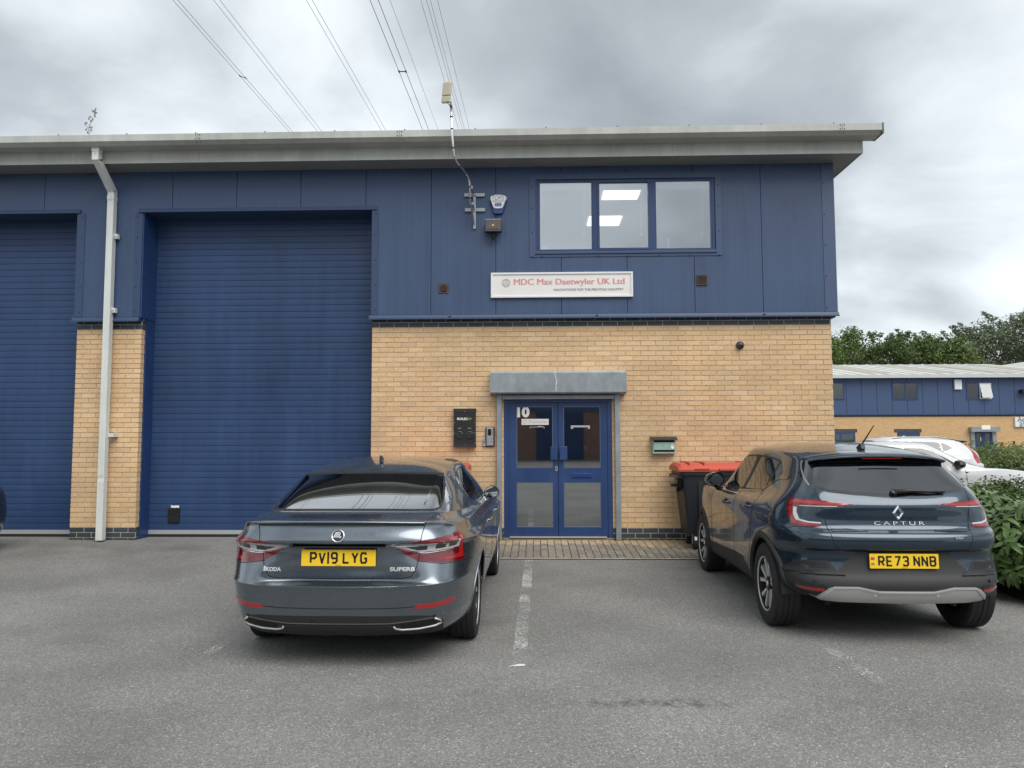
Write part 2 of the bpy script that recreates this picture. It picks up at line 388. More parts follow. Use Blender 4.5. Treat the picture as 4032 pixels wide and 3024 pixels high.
# painted bay lines, worn
for (nm, x0, y0, x1, y1, w, am) in (('bay_line', -.103, -1.52, -.135, -5.92, .105, .31), ('bay_line', 2.19, -5.35, 2.235, -6.35, .10, .33), ('bay_line', -2.40, -4.9, -2.47, -6.0, .10, .30)):
    m = MB(); n = 24; L_, R_ = [], []
    for i in range(n + 1):
        t = i / n; x = x0 + (x1 - x0) * t; y = y0 + (y1 - y0) * t
        L_.append((x - w / 2 + RND.uniform(-.006, .006), y, gz(y) + .004)); R_.append((x + w / 2 + RND.uniform(-.006, .006), y, gz(y) + .004))
    m.grid([L_, R_]); struct(m.build(nm, worn_paint('worn_white_paint', am)))
m = MB(); m.prism([(-.20, -6.0), (-.09, -5.985), (-.085, -5.95), (-.13, -5.945)], gz(-6) + .003, gz(-6) + .006, 'xy')
struct(m.build('bay_line', mat('line_paint_patch', (.62, .62, .60), .8, var=(40, .2))))

# block paving in front of the wall: pavers 100 x 200 mm, bonded, laid to the fall of the ground
pave = struct(MB().grid([[(x, y, gz(y) + .004) for x in (-2.45, 0, 2, 4.5)] for y in (-1.42, -.7, -.02)]).build('paved_strip', JOINT))
pm = {}
def paver_mesh(kind):
    if kind not in pm:
        b = MB(); hx, hy = .0455, .0955; t = .004
        b.add([(-hx, -hy, -.03), (hx, -hy, -.03), (hx, hy, -.03), (-hx, hy, -.03), (-hx, -hy, -t), (hx, -hy, -t), (hx, hy, -t), (-hx, hy, -t),
               (-hx + t, -hy + t, 0), (hx - t, -hy + t, 0), (hx - t, hy - t, 0), (-hx + t, hy - t, 0)],
              [(0, 1, 5, 4), (1, 2, 6, 5), (2, 3, 7, 6), (3, 0, 4, 7), (4, 5, 9, 8), (5, 6, 10, 9), (6, 7, 11, 10), (7, 4, 8, 11), (8, 9, 10, 11)])
        pm[kind] = b.mesh('paver', PAVERB if kind == 'buff' else PAVER)
    return pm[kind]
plist = []
for i in range(69):
    x = -2.40 + i * .1
    for j in range(-1, 8):
        y = -.12 - j * .2 - (.1 if i % 2 else 0)
        y0, y1 = max(y - .1, -1.40), min(y + .1, -.02)
        if y1 - y0 < .07: continue
        kind = 'buff' if y > -.34 or (x > 1.5 and y > -.62) else 'grey'
        plist.append((x + RND.uniform(-.002, .002), (y0 + y1) / 2, (y1 - y0) / .2, kind))
plist.sort(key=lambda p: abs(p[0] - .9) + .3 * abs(p[1] + .8))
rest = {'buff': MB(), 'grey': MB()}
slope = math.atan2(.05, 1.45)
for k, (x, y, s, kind) in enumerate(plist):
    M = Matrix.Translation((x, y, gz(y) + .016 + RND.uniform(-.0025, .0025))) @ Matrix.Rotation(slope + RND.uniform(-.01, .01), 4, 'X') @ Matrix.Rotation(RND.uniform(-.015, .015), 4, 'Y') @ Matrix.Diagonal((1, s, 1, 1))
    me = paver_mesh(kind)
    if k < 300: link('paver', me, pave, M)
    else: rest[kind].add([M @ v.co for v in me.vertices], [tuple(p.vertices) for p in me.polygons])
for kind, mm in (('buff', PAVERB), ('grey', PAVER)):
    if rest[kind].v: stuff(rest[kind].build('more_pavers', mm, pave, fix=False))
# flush concrete edging between paving and tarmac
MB().grid([[(-2.45, -1.46, gz(-1.46) + .012), (4.5, -1.46, gz(-1.46) + .012)], [(-2.45, -1.41, gz(-1.41) + .013), (4.5, -1.41, gz(-1.41) + .013)]]).build('edging_strip', mat('edging_concrete', (.36, .34, .30), .9, var=(14, .3)), pave)

# ================================================================ the unit
unit = thing('industrial_unit', 'two-storey industrial unit of buff brick below and dark blue metal cladding above', 'building')
WX0, WX1 = -2.482, 4.394
PX0, PX1 = -7.041, -6.035
ZB = .187; NC = 40; ZT = ZB + NC * .075
BR = {}
def brick_mesh(L, D, m):
    k = (round(L, 4), D, m.name)
    if k not in BR:
        b = MB(); h = .0325; t = .002
        b.add([(0, D, -h), (L, D, -h), (L, D, h), (0, D, h), (0, 0, -h), (L, 0, -h), (L, 0, h), (0, 0, h)],
              [(4, 5, 6, 7), (0, 4, 7, 3), (5, 1, 2, 6), (7, 6, 2, 3), (0, 1, 5, 4)])
        BR[k] = b.mesh('brick', m)
    return BR[k]
def courses(x0, x1, z0, n, first, skip=()):
    """running bond: (x, z, length) of every brick"""
    out = []
    for r in range(n):
        z = z0 + (r + .5) * .075; x = x0
        half = (r + first) % 2
        L = .1025 if half else .215
        while x < x1 - .02:
            e = min(x + L, x1); segs = [(x, e)]
            for (a, b_, za, zb) in skip:
                if za < z < zb:
                    ns = []
                    for (p, q) in segs:
                        if q <= a or p >= b_: ns.append((p, q))
                        else:
                            if p < a - .01: ns.append((p, a))
                            if q > b_ + .01: ns.append((b_, q))
                    segs = ns
            for (p, q) in segs:
                if q - p > .02: out.append((p, z, q - p))
            x = e + .01; L = .215
    return out
def wall_pieces(parent, lst, m, nsep, face_y=0.0, depth=.09, key=None):
    lst = sorted(lst, key=key) if key else lst
    big = MB()
    for i, (x, z, L) in enumerate(lst):
        y = face_y + RND.uniform(-.002, .0015)
        if i < nsep:
            o = link('brick', brick_mesh(L, depth, m), parent); o.location = (x, y, z)
        else:
            me = brick_mesh(L, depth, m); big.add([(v.co.x + x, v.co.y + y, v.co.z + z) for v in me.vertices], [tuple(p.vertices) for p in me.polygons])
    if big.v: stuff(big.build('more_bricks', m, parent, fix=False))
DOOR = (-.487, 1.125, -1, 2.16)          # opening of the entrance
# main wall: mortar bed (with the door opening) + bricks
mw_ = MB()
mw_.box(WX0 + .002, DOOR[0], .0055, .30, -.12, 3.40); mw_.box(DOOR[1], WX1 - .002, .0055, .30, -.12, 3.40); mw_.box(DOOR[0], DOOR[1], .0055, .30, DOOR[3], 3.40)
wall = mw_.build('brick_wall', MORTAR, unit)
main = courses(WX0, WX1, ZB, NC, 0, [DOOR])
def vis(b):
    x, z, L = b
    hid = (z < 1.45 and -2.4 < x < -.6) or (z < 1.6 and x > 2.2) or L < .15
    return (1 if hid else 0, (x - 1.4) ** 2 + (z - 1.9) ** 2)
wall_pieces(wall, main, BUFF, 300, key=vis)
pl = MB(); pl.box(WX0, DOOR[0], .004, .02, -.12, ZB + .004); pl.box(DOOR[1], WX1, .004, .02, -.12, ZB + .004); pl.box(WX0, WX1, .004, .02, ZT - .004, 3.40)
pl.build('pale_joints', MORTARD, wall)
wall_pieces(wall, courses(WX0, WX1, ZB - .225, 3, 0, [DOOR]) + courses(WX0, WX1, ZT, 2, 1), DARKB, 0)
# right-hand return of the wall (bricks down the gable)
gable = MB().box(WX1 - .30, WX1 - .007, .02, 22, -.12, 3.40).build('gable_wall', MORTAR, unit)
gb = MB(); gd = MB()
for r in range(-3, NC + 2):
    z = ZB + (r + .5) * .075; y = .0 if r % 2 else .115
    while y < 9:
        (gd if r < 0 or r >= NC else gb).box(WX1 - .09, WX1, max(y, .095 if not r % 2 else .095), y + .215, z - .0325, z + .0325); y += .225
stuff(gb.build('brick', BUFF, gable, fix=False)); stuff(gd.build('brick', DARKB, gable, fix=False))
# pier between the two roller doors
pier = MB().box(PX0 + .007, PX1 - .007, .007, .30, -.12, 3.40).build('brick_pier', MORTAR, unit)
def pier_bricks(z0, n, first, m, joints):
    for r in range(n):
        z = z0 + (r + .5) * .075; half = (r + first) % 2; x = PX0
        while x < PX1 - .02:
            L = .1025 if (half and x == PX0) else .215
            e = min(x + L, PX1); o = link('brick', brick_mesh(round(e - x, 4), .1025, m), pier); o.location = (x, RND.uniform(-.002, .001), z); x = e + .01
pier_bricks(ZB, NC, 1, BUFF, 0)
pier_bricks(ZB - .225, 3, 0, DARKB, 0); pier_bricks(ZT, 2, 0, DARKB, 0)
MB().box(PX0, PX1, .0045, .02, -.12, ZB + .004).box(PX0, PX1, .0045, .02, ZT - .004, 3.40).build('pale_joints', MORTARD, pier)

# the wall goes on to the left, past the edge of the picture
wl2 = MB().box(-17.6, -10.596, .0055, .30, -.12, 3.40).box(-17.6, -17.3, .30, 22, -.12, 5.7).build('brick_wall', MORTAR, unit)
wall_pieces(wl2, courses(-17.6, -10.594, ZB, NC, 0), BUFF, 0)
wall_pieces(wl2, courses(-17.6, -10.594, ZB - .225, 3, 0) + courses(-17.6, -10.594, ZT, 2, 1), DARKB, 0)

# ---- blue cladding
CY = -.08; ZC0, ZC1 = 3.37, 5.66; LZ = 4.985
J = [-17.6, -16.6, -15.6, -14.6, -13.6, -12.6, -11.6, -10.594, -9.594, -8.59, -7.585, -6.58, -5.576, -4.577, -3.585, -2.582, -1.58, -.599, .384, 1.37, 2.372, 3.38, 4.285]
WIN = (.005, 2.70, 4.285, 5.452)
OPR = (-6.03, -2.482)
MB().box(-17.6, -10.594, CY + .05, CY + .09, 3.33, 5.8).box(-10.594, PX0 - .1, CY + .05, CY + .09, LZ + .05, 5.8).box(PX0 + .03, OPR[0] - .03, CY + .05, CY + .09, 3.33, 5.8).box(PX0 - .1, PX0 + .03, CY + .05, CY + .09, LZ + .05, 5.8).box(OPR[0] - .03, WX0, CY + .05, CY + .09, LZ + .05, 5.8) \
    .box(WX0 - .1 + .1, WIN[0], CY + .05, CY + .09, 3.33, 5.8).box(WIN[1], 4.45, CY + .05, CY + .09, 3.33, 5.8).box(WIN[0], WIN[1], CY + .05, CY + .09, 3.33, WIN[2]).box(WIN[0], WIN[1], CY + .05, CY + .09, WIN[3], 5.8).build('cladding_backing', mat('joint_dark', (.012, .02, .045), .8), unit)  # dark blue backing sheet behind the panel gaps
def panel(poly):
    MB().prism(poly, CY, CY + .05, 'xz').build('cladding_panel', CLAD, unit)
for a, b in zip(J, J[1:]):
    a2, b2 = a + .004, b - .004
    if b <= -10.5: panel([(a2, ZC0), (b2, ZC0), (b2, ZC1), (a2, ZC1)])
    elif b <= -7.5: panel([(a2, LZ + .06), (b2, LZ + .06), (b2, ZC1), (a2, ZC1)])
    elif abs(a + 7.585) < .01: panel([(a2, LZ + .06), (PX0 - .0, LZ + .06), (PX0 - .0, ZC0), (b2, ZC0), (b2, ZC1), (a2, ZC1)])
    elif abs(a + 6.58) < .01: panel([(a2, ZC0), (OPR[0], ZC0), (OPR[0], LZ + .06), (b2, LZ + .06), (b2, ZC1), (a2, ZC1)])
    elif b <= -2.5: panel([(a2, LZ + .06), (b2, LZ + .06), (b2, ZC1), (a2, ZC1)])
    elif abs(a + 2.582) < .01: panel([(a2, LZ + .06), (OPR[1], LZ + .06), (OPR[1], ZC0), (b2, ZC0), (b2, ZC1), (a2, ZC1)])
    elif abs(a + .599) < .01: panel([(a2, ZC0), (b2, ZC0), (b2, WIN[2]), (WIN[0], WIN[2]), (WIN[0], WIN[3]), (b2, WIN[3]), (b2, ZC1), (a2, ZC1)])
    elif abs(a - 2.372) < .01: panel([(a2, ZC0), (b2, ZC0), (b2, ZC1), (a2, ZC1), (a2, WIN[3]), (WIN[1], WIN[3]), (WIN[1], WIN[2]), (a2, WIN[2])])
    elif .3 < a < 2: panel([(a2, ZC0), (b2, ZC0), (b2, WIN[2]), (a2, WIN[2])]); panel([(a2, WIN[3]), (b2, WIN[3]), (b2, ZC1), (a2, ZC1)])
    else: panel([(a2, ZC0), (b2, ZC0), (b2, ZC1), (a2, ZC1)])
# corner flashing and the gable cladding behind it
MB().prism([(4.285, CY - .004), (4.468, CY - .004), (4.468, 22), (4.44, 22), (4.44, CY + .05), (4.285, CY + .05)], ZC0, ZC1, 'xy').build('corner_flashing', mat('blue_flashing', (.052, .083, .16), .42), unit)
# drip trims under the cladding
for (x0, x1) in ((-17.6, -10.57), (PX0 - .03, PX1 + .0), (WX0 - .03, 4.478)):
    MB().prism([(CY - .012, ZC0 - .006), (CY - .03, ZC0 - .05), (CY - .045, ZC0 - .062), (CY - .045, ZC0 - .076), (.03, ZC0 - .05), (.03, ZC0 - .006)], x0, x1, 'yz').build('drip_trim', TRIMB, unit)
MB().box(4.40, 4.478, .032, 22, ZC0 - .07, ZC0 - .006).build('drip_trim', TRIMB, unit)
# opening trims (head and jambs), soffit and reveals of the roller door openings
for (x0, x1) in ((-10.65, PX0 + .04), (OPR[0] - .06, OPR[1] + .07)):
    MB().prism([(CY - .006, LZ + .062), (CY - .028, LZ + .012), (CY - .028, LZ), (.40, LZ), (.40, LZ + .03), (CY + .05, LZ + .062)], x0, x1, 'yz').build('head_trim', TRIMB, unit)
for (x0, x1) in ((PX0 - .0, PX0 + .115), (OPR[0] - .115, OPR[0] + .001), (OPR[1] - .001, OPR[1] + .095)):
    MB().box(x0, x1, CY - .008, CY + .05, ZC0 + .002, LZ - .004).build('jamb_trim', TRIMB, unit)
MB().box(PX1 - .05, PX1 + .018, .105, .37, -.05, 3.36).box(OPR[0] - .03, OPR[0] + .022, CY + .005, .37, 3.36, LZ - .002).build('steel_reveal', FRAMEB, unit)
MB().box(PX0 - .02, PX0 + .03, .105, .37, -.05, 3.36).box(PX0 - .02, PX0 + .03, CY + .005, .37, 3.36, LZ - .002).build('steel_reveal', FRAMEB, unit)
MB().box(WX0 - .016, WX0 + .05, .105, .37, -.05, 3.36).box(WX0 - .018, WX0 + .05, CY + .052, .37, 3.36, LZ - .002).build('steel_reveal', FRAMEB, unit)
# roller doors: every lath a slat of its own
def slat_mesh(L):
    b = MB(); h = .1
    prof = [(.007, 0), (.007, .0025), (0, .0055), (-.0012, .05), (0, .0965), (.005, .098), (.007, .1), (.03, .1), (.03, 0)]
    b.prism([(y, z) for y, z in prof], 0, L, 'yz'); return b.mesh('slat', SHUT)
for (x0, x1) in ((-10.594, PX0), (PX1 - .01, WX0)):
    rd = empty('roller_door', unit, (x0, .37, .0)); me = slat_mesh(x1 - x0)
    for k in range(49):
        o = link('slat', me, rd); o.location = (0, RND.uniform(-.001, .001), .11 + k * .1)
    MB().box(0, x1 - x0, -.012, .03, .045, .108).build('bottom_rail', mat('rail_aluminium', (.46, .48, .49), .4, metal=.4), rd)
    MB().box(0, x1 - x0, -.006, .03, .0, .045).build('rubber_seal', RUBBER, rd)
# manual-release box low on the right door with torn white label
mb = empty('release_box', unit, (-5.62, .37, .35))
MB().box(-.088, .088, -.035, 0, -.125, .095).build('case', BLACK, mb, bevel=.006)
MB().box(-.07, .07, -.038, -.034, -.01, .075).build('slot', DARK, mb)
MB().prism([(-.055, .10), (.075, .10), (.07, .135), (-.02, .13), (-.055, .138)], -.004, -.001, 'xz').build('label', PAPER, mb)

# ---- rivets on trims (too small to tell apart)
rv = MB()
def rivet(x, y, z): rv.lathe([(.011, 0), (.011, -.003), (.006, -.007), (0.0005, -.008)], 6, 'y', Matrix.Translation((x, y, z)))
for z in (3.45, 3.83, 4.21, 4.6, 4.92):
    for x in (PX0 + .075, OPR[0] - .075, OPR[1] + .06): rivet(x, CY - .008, z)
for z in (3.43, 3.9, 4.37, 4.84, 5.31): rivet(4.315, CY - .004, z)
for x in (-1.3, -1.28, .9, .92, 3.37, 3.39, -4.5, -4.48): rivet(x, CY - .03, 3.335)
for x in (0.1, .52, .95, 1.4, 1.85, 2.3, 2.74): rivet(x, CY - .012, 4.235)
for z in (4.235, 4.6, 4.98, 5.3): rivet(-.05, CY - .012, z); rivet(2.745, CY - .012, z)
stuff(rv.build('rivet', mat('rivet_blue', (.015, .025, .06), .5), unit))

# ---- eaves: soffit, fascia, gutter, roof
MB().box(-17.8, 4.74, -.47, 0, 5.622, 5.64).box(4.44, 4.74, 0, 22, 5.622, 5.64).build('soffit', mat('soffit_grey', (.22, .23, .225), .6, var=(3, .08)), unit)
MB().box(-17.8, 4.745, -.485, -.468, 5.615, 5.84).box(4.728, 4.745, -.467, 22, 5.615, 5.9).build('fascia', GUTTER, unit)
MB().prism([(-.46, 5.80), (-.695, 5.80), (-.76, 5.848), (-.76, 5.945), (-.75, 5.95), (-.75, 5.93), (-.46, 5.93)], -17.8, 4.925, 'yz').build('gutter', GUTTER, unit)
MB().box(4.905, 4.93, -.762, -.45, 5.80, 5.952).build('gutter_end', mat('gutter_end_dark', (.10, .10, .095), .6), unit)
MB().prism([(-.55, 5.93), (10.5, 7.3), (22, 5.93), (22, 5.86), (10.5, 7.2), (-.5, 5.87)], -17.8, 4.86, 'yz').build('roof', mat('roof_sheet', (.33, .34, .33), .5), unit)
jm = MB(); jb = MB()
for x in (-7.98, -1.95, 4.35, -4.9):
    jm.box(x - .0015, x + .0015, -.7625, -.755, 5.848, 5.95)
    for dx in (-.028, .028):
        for z in (5.87, 5.925): jb.lathe([(.009, 0), (.008, -.007), (.0005, -.009)], 6, 'y', Matrix.Translation((x + dx, -.76, z)))
        jb.lathe([(.009, 0), (.008, -.007), (.0005, -.009)], 6, 'y', Matrix.Translation((x + dx, -.727, 5.823)))
for x in [-8 + i * 1.02 for i in range(13)]: jb.lathe([(.012, 0), (.012, .015), (.0005, .03)], 6, 'z', Matrix.Translation((x, -.74, 5.945)))
for x in [-7.9 + i * .5 for i in range(25)]: jb.lathe([(.01, 0), (.008, -.006), (.0005, -.008)], 6, 'z', Matrix.Translation((x, -.12, 5.622)))
for x in (-1.1, 2.0, -5.0): jm.box(x - .001, x + .001, -.487, -.48, 5.63, 5.80)
jm.build('gutter_joint', BLACKM, unit); stuff(jb.build('bolt', mat('bolt_dark', (.09, .09, .085), .5), unit))

# ---- rainwater pipe with swan neck
dp = empty('downpipe', unit)
def sqtube(path, w, d, mb_):
    o = len(mb_.v)
    for (x, y, z) in path:
        for (a, b) in ((-w / 2, -d / 2), (w / 2, -d / 2), (w / 2, d / 2), (-w / 2, d / 2)): mb_.v.append((x + a, y + b, z))
    for i in range(len(path) - 1):
        for k in range(4): mb_.f.append((o + i * 4 + k, o + i * 4 + (k + 1) % 4, o + (i + 1) * 4 + (k + 1) % 4, o + (i + 1) * 4 + k))
    mb_.f.append((o + 3, o + 2, o + 1, o)); e = o + (len(path) - 1) * 4; mb_.f.append((e, e + 1, e + 2, e + 3))
PXc = -6.475
p_ = MB(); sqtube([(PXc, -.60, 5.82), (PXc, -.60, 5.62)], .098, .098, p_)
p_.add([(PXc - .049, -.649, 5.62), (PXc + .049, -.649, 5.62), (PXc + .049, -.551, 5.655), (PXc - .049, -.551, 5.655), (PXc - .049, -.205, 5.27), (PXc + .049, -.205, 5.27), (PXc + .049, -.107, 5.31), (PXc - .049, -.107, 5.31)],
       [(0, 1, 5, 4), (1, 2, 6, 5), (2, 3, 7, 6), (3, 0, 4, 7)])
sqtube([(PXc, -.156, 5.30), (PXc, -.156, 1.02), (PXc, -.156, .98), (PXc, -.15, .93), (PXc, -.156, .88), (PXc, -.156, .02)], .098, .098, p_)
p_.build('pipe', PIPE, dp)
c_ = MB()
c_.box(PXc - .054, PXc + .054, -.656, -.545, 5.745, 5.80).box(PXc - .053, PXc + .053, -.212, -.10, 5.165, 5.215)
c_.build('collar', PIPE, dp)
for z in (4.60, 3.46): MB().box(PXc + .046, PXc + .105, -.165, -.10, z - .035, z + .035).build('bracket', PIPE, dp)
MB().box(PXc + .046, PXc + .135, -.14, 0, 1.545, 1.6).build('bracket', PIPE, dp)
b_ = MB()
for (x, y, z) in ((PXc, -.652, 5.72), (PXc + .02, -.212, 5.195), (PXc, -.207, 5.15), (PXc + .06, -.17, 4.6), (PXc + .085, -.17, 4.6), (PXc + .06, -.17, 3.46), (PXc + .085, -.17, 3.46)):
    b_.lathe([(.012, .008), (.011, -.004), (.0005, -.007)], 7, 'y', Matrix.Translation((x, y, z)))
stuff(b_.build('bolt', STEEL, dp))

# ---- first-floor window
wn_ = empty('window', unit)
fx0, fx1, fz0, fz1 = WIN
fb = MB(); t = .045; fy0, fy1 = CY + .015, CY + .085
fb.box(fx0, fx1, fy0, fy1, fz0, fz0 + t).box(fx0, fx1, fy0, fy1, fz1 - t, fz1).box(fx0, fx0 + t, fy0, fy1, fz0 + t, fz1 - t).box(fx1 - t, fx1, fy0, fy1, fz0 + t, fz1 - t)
mull = [(.87, .935), (1.735, 1.80)]
for a, b in mull: fb.box(a, b, fy0, fy1, fz0 + t, fz1 - t)
fb.build('frame', FRAMEB, wn_)
def ring(mb_, x0, x1, z0, z1, w, y0, y1):
    mb_.box(x0, x1, y0, y1, z0, z0 + w).box(x0, x1, y0, y1, z1 - w, z1).box(x0, x0 + w, y0, y1, z0 + w, z1 - w).box(x1 - w, x1, y0, y1, z0 + w, z1 - w); return mb_
pan = [(fx0 + t, .87), (.935, 1.735), (1.80, fx1 - t)]
for i, (a, b) in enumerate(pan):
    w = .032 if i == 1 else .02
    ring(MB(), a + .001, b - .001, fz0 + t + .001, fz1 - t - .001, w, fy0 - (.012 if i == 1 else -.005), fy1 - .01).build('sash', FRAMEB, wn_)
    MB().box(a + w, b - w, fy1 - .042, fy1 - .036, fz0 + t + w, fz1 - t - w).build('pane', WGLASS, wn_)
ring(MB(), fx0 - .095, fx1 + .09, fz0 - .055, fz1 + .06, .09, CY - .012, CY + .0).build('flashing', mat('blue_flashing2', (.045, .075, .155), .42), wn_)
MB().box(fx0 - .01, fx1 + .01, CY - .03, CY + .02, fz0 - .012, fz0 - .0005).build('sill', TRIMB, wn_)
MB().box(1.05, 1.62, fy0 - .003, fy0 + .003, fz1 - .03, fz1 - .012).build('trickle_vent', BLACK, wn_)
# the lit office behind it
rm = empty('office', unit)
MB().box(-.6, 3.4, 4.4, 4.5, 3.9, 5.7).box(-.7, -.6, .02, 4.5, 3.9, 5.7).box(3.4, 3.5, .02, 4.5, 3.9, 5.7).build('wall', FLOORW, rm)
MB().box(-.7, 3.5, .02, 4.5, 5.55, 5.6).build('ceiling', mat('ceiling_tile', (.66, .68, .68), .9), rm)
MB().box(-.7, 3.5, .02, 4.5, 3.85, 3.9).build('floor', mat('office_carpet', (.12, .12, .13), .9), rm)
for (x, y) in ((1.42, 1.0), (1.28, 2.6)): MB().box(x - .3, x + .3, y - .3, y + .3, 5.53, 5.549).build('ceiling_light', LAMP, rm)
for a, b in pan:
    MB().box(a + .015, b - .015, .05, .09, 5.30, 5.40).build('blind_headrail', WHITE, rm)
    MB().tube([(b - .14, .05, 5.30), (b - .135, .05, 4.62)], .003, 5).tube([(b - .11, .05, 5.30), (b - .125, .05, 4.62)], .003, 5).tube([(a + .06, .05, 5.30), (a + .02, .06, 4.50)], .004, 5).build('blind_cord', WHITE, rm)
    MB().box(b - .15, b - .11, .045, .055, 4.58, 4.62).build('cord_weight', WHITE, rm)
MB().box(.10, .20, .12, .2, 4.35, 4.47).box(2.02, 2.05, .14, .18, 4.33, 4.56).build('paper_stack', PAPER, rm)

# ---- entrance: shutter housing, guide rails, double door
sh = empty('shutter_housing', unit)
MB().prism([(-.005, 2.50), (-.20, 2.50), (-.225, 2.47), (-.225, 2.185), (-.21, 2.165), (-.005, 2.165)], -.675, 1.318, 'yz').build('box', GALV, sh)
MB().box(-.68, -.674, -.23, 0, 2.16, 2.505).box(1.317, 1.323, -.23, 0, 2.16, 2.505).build('end_plate', GALV, sh)
for (x0, x1) in ((-.588, -.515), (1.163, 1.24)): MB().box(x0, x1, -.075, -.005, .02, 2.165).build('guide_rail', GALV, sh, bevel=.004)
MB().box(-.51, 1.16, -.065, -.02, 2.09, 2.15).build('bottom_lath', GALV, sh)
sp = MB()
for (a, b, c, d) in ((.27, 2.47, .30, 2.30), (.285, 2.33, .285, 2.2)): sp.prism([(a, b), (a + .012, b), (c + .012, d), (c, d)], -.2275, -.2255, 'xz')
sp.build('scratch', mat('scratch_pale', (.55, .57, .58), .5), sh)
dr = empty('entrance_door', unit)
fr = MB(); y0, y1 = -.0, .09
fr.box(-.487, -.42, y0, y1, .05, 2.11).box(1.06, 1.125, y0, y1, .05, 2.11).box(-.42, 1.06, y0, y1, 2.045, 2.11)
fr.box(-.42, -.375, y0 + .02, y1, .06, 2.045).box(1.015, 1.06, y0 + .02, y1, .06, 2.045)
fr.build('frame', FRAMEB, dr)
MB().box(-.47, 1.11, .0, .09, 2.1105, 2.16).build('head_packer', BLACKM, dr)
MB().box(-.40, 1.03, -.02, .09, .045, .062).build('threshold', mat('threshold_alu', (.62, .63, .64), .35, metal=.6), dr)
MB().box(-.487, 1.125, -.0, .09, -.05, .045).build('step', mat('step_concrete', (.22, .2, .18), .9), dr)
for i, (a, b, pa, pb) in enumerate(((-.375, .319, -.299, .248), (.326, 1.015, .402, .957))):
    lf = MB(); ly0, ly1 = .022, .07
    lf.box(a, pa, ly0, ly1, .068, 2.04).box(pb, b, ly0, ly1, .068, 2.04).box(pa, pb, ly0, ly1, .068, .192).box(pa, pb, ly0, ly1, .858, 1.067).box(pa, pb, ly0, ly1, 1.987, 2.04)
    leaf = lf.build('door_leaf', FRAMEB, dr)
    for (za, zb) in ((.192, .858), (1.067, 1.987)):
        ring(MB(), pa, pb, za, zb, .012, ly0 + .004, ly0 + .03).build('bead', mat('bead_alu', (.10, .14, .22), .35, metal=.3) if 'bead_alu' not in MATS else MATS['bead_alu'], leaf)
        MB().box(pa + .012, pb - .012, .045, .052, za + .012, zb - .012).build('pane', DGLASS if za > 1 else FILMG, leaf)
    hx = .208 if i == 0 else .345
    MB().box(hx, hx + (.10 if i == 0 else .112), -.045, -.03, 1.19, 1.385).box(hx + .03, hx + .07, -.03, .022, 1.24, 1.33).build('pull_plate', FRAMEB, leaf, bevel=.004)
    if i == 0:
        MB().box(.278, .315, .010, .022, 1.02, 1.095).build('lock', STEEL, leaf); MB().lathe([(.008, 0), (.008, -.004), (.0005, -.004)], 8, 'y', Matrix.Translation((.297, .010, 1.06))).build('keyhole', BLACK, leaf)
        text('10', .20, PAPER, (-.195, .040, 1.895), leaf, width=.19, bold=.011)
        MB().box(-.222, .185, .0395, .0435, 1.710, 1.800).build('sticker', SIGNW, leaf)
        text('Daetwyler', .07, mat('sticker_print', (.52, .47, .40), .6), (.03, .038, 1.757), leaf, width=.285)
        MB().lathe([(.033, 0), (.033, -.001), (.024, -.001), (.024, 0)], 20, 'y', Matrix.Translation((-.172, .0395, 1.757)), True).build('emblem', MATS['sticker_print'], leaf)
        tp = MB(); tp.box(-.10, .12, .042, .0435, 1.675, 1.682).box(-.10, -.093, .042, .0435, 1.655, 1.676).box(.11, .12, .042, .0435, 1.655, 1.676).box(.02, .09, .042, .0435, 1.684, 1.694); tp.build('tape_residue', mat('tape_residue', (.45, .42, .40), .7), leaf)
    else:
        MB().box(.525, .825, .006, .022, .925, .992).build('letter_slot', FRAMEB, leaf, bevel=.004); MB().box(.545, .805, .002, .006, .938, .98).build('letter_flap', mat('flap_blue', (.01, .04, .19), .3), leaf)
        tp = MB(); tp.box(.515, .80, .042, .0435, 1.672, 1.70).box(.515, .55, .042, .0435, 1.65, 1.672).box(.77, .80, .042, .0435, 1.65, 1.672); tp.build('tape_residue', MATS['tape_residue'], leaf)
        MB().prism([(.70, 1.33), (.75, 1.335), (.76, 1.36), (.75, 1.40), (.70, 1.41)], .058, .06, 'xz').build('notice', PAPER, leaf)
# lobby behind the glass
lb = empty('lobby', unit)
MB().box(-.9, 1.6, 3.4, 3.5, 0, 2.6).box(-1.0, -.9, .31, 3.5, 0, 2.6).box(1.6, 1.7, .31, 3.5, 0, 2.6).box(-1.0, 1.7, .31, 3.5, 2.5, 2.6).build('wall', mat('lobby_wall', (.50, .44, .38), .9, var=(1.2, .3)), lb)
MB().box(-1.0, 1.7, .1, 3.5, -.04, .04).build('floor', mat('lobby_mat', (.10, .10, .09), .95), lb)
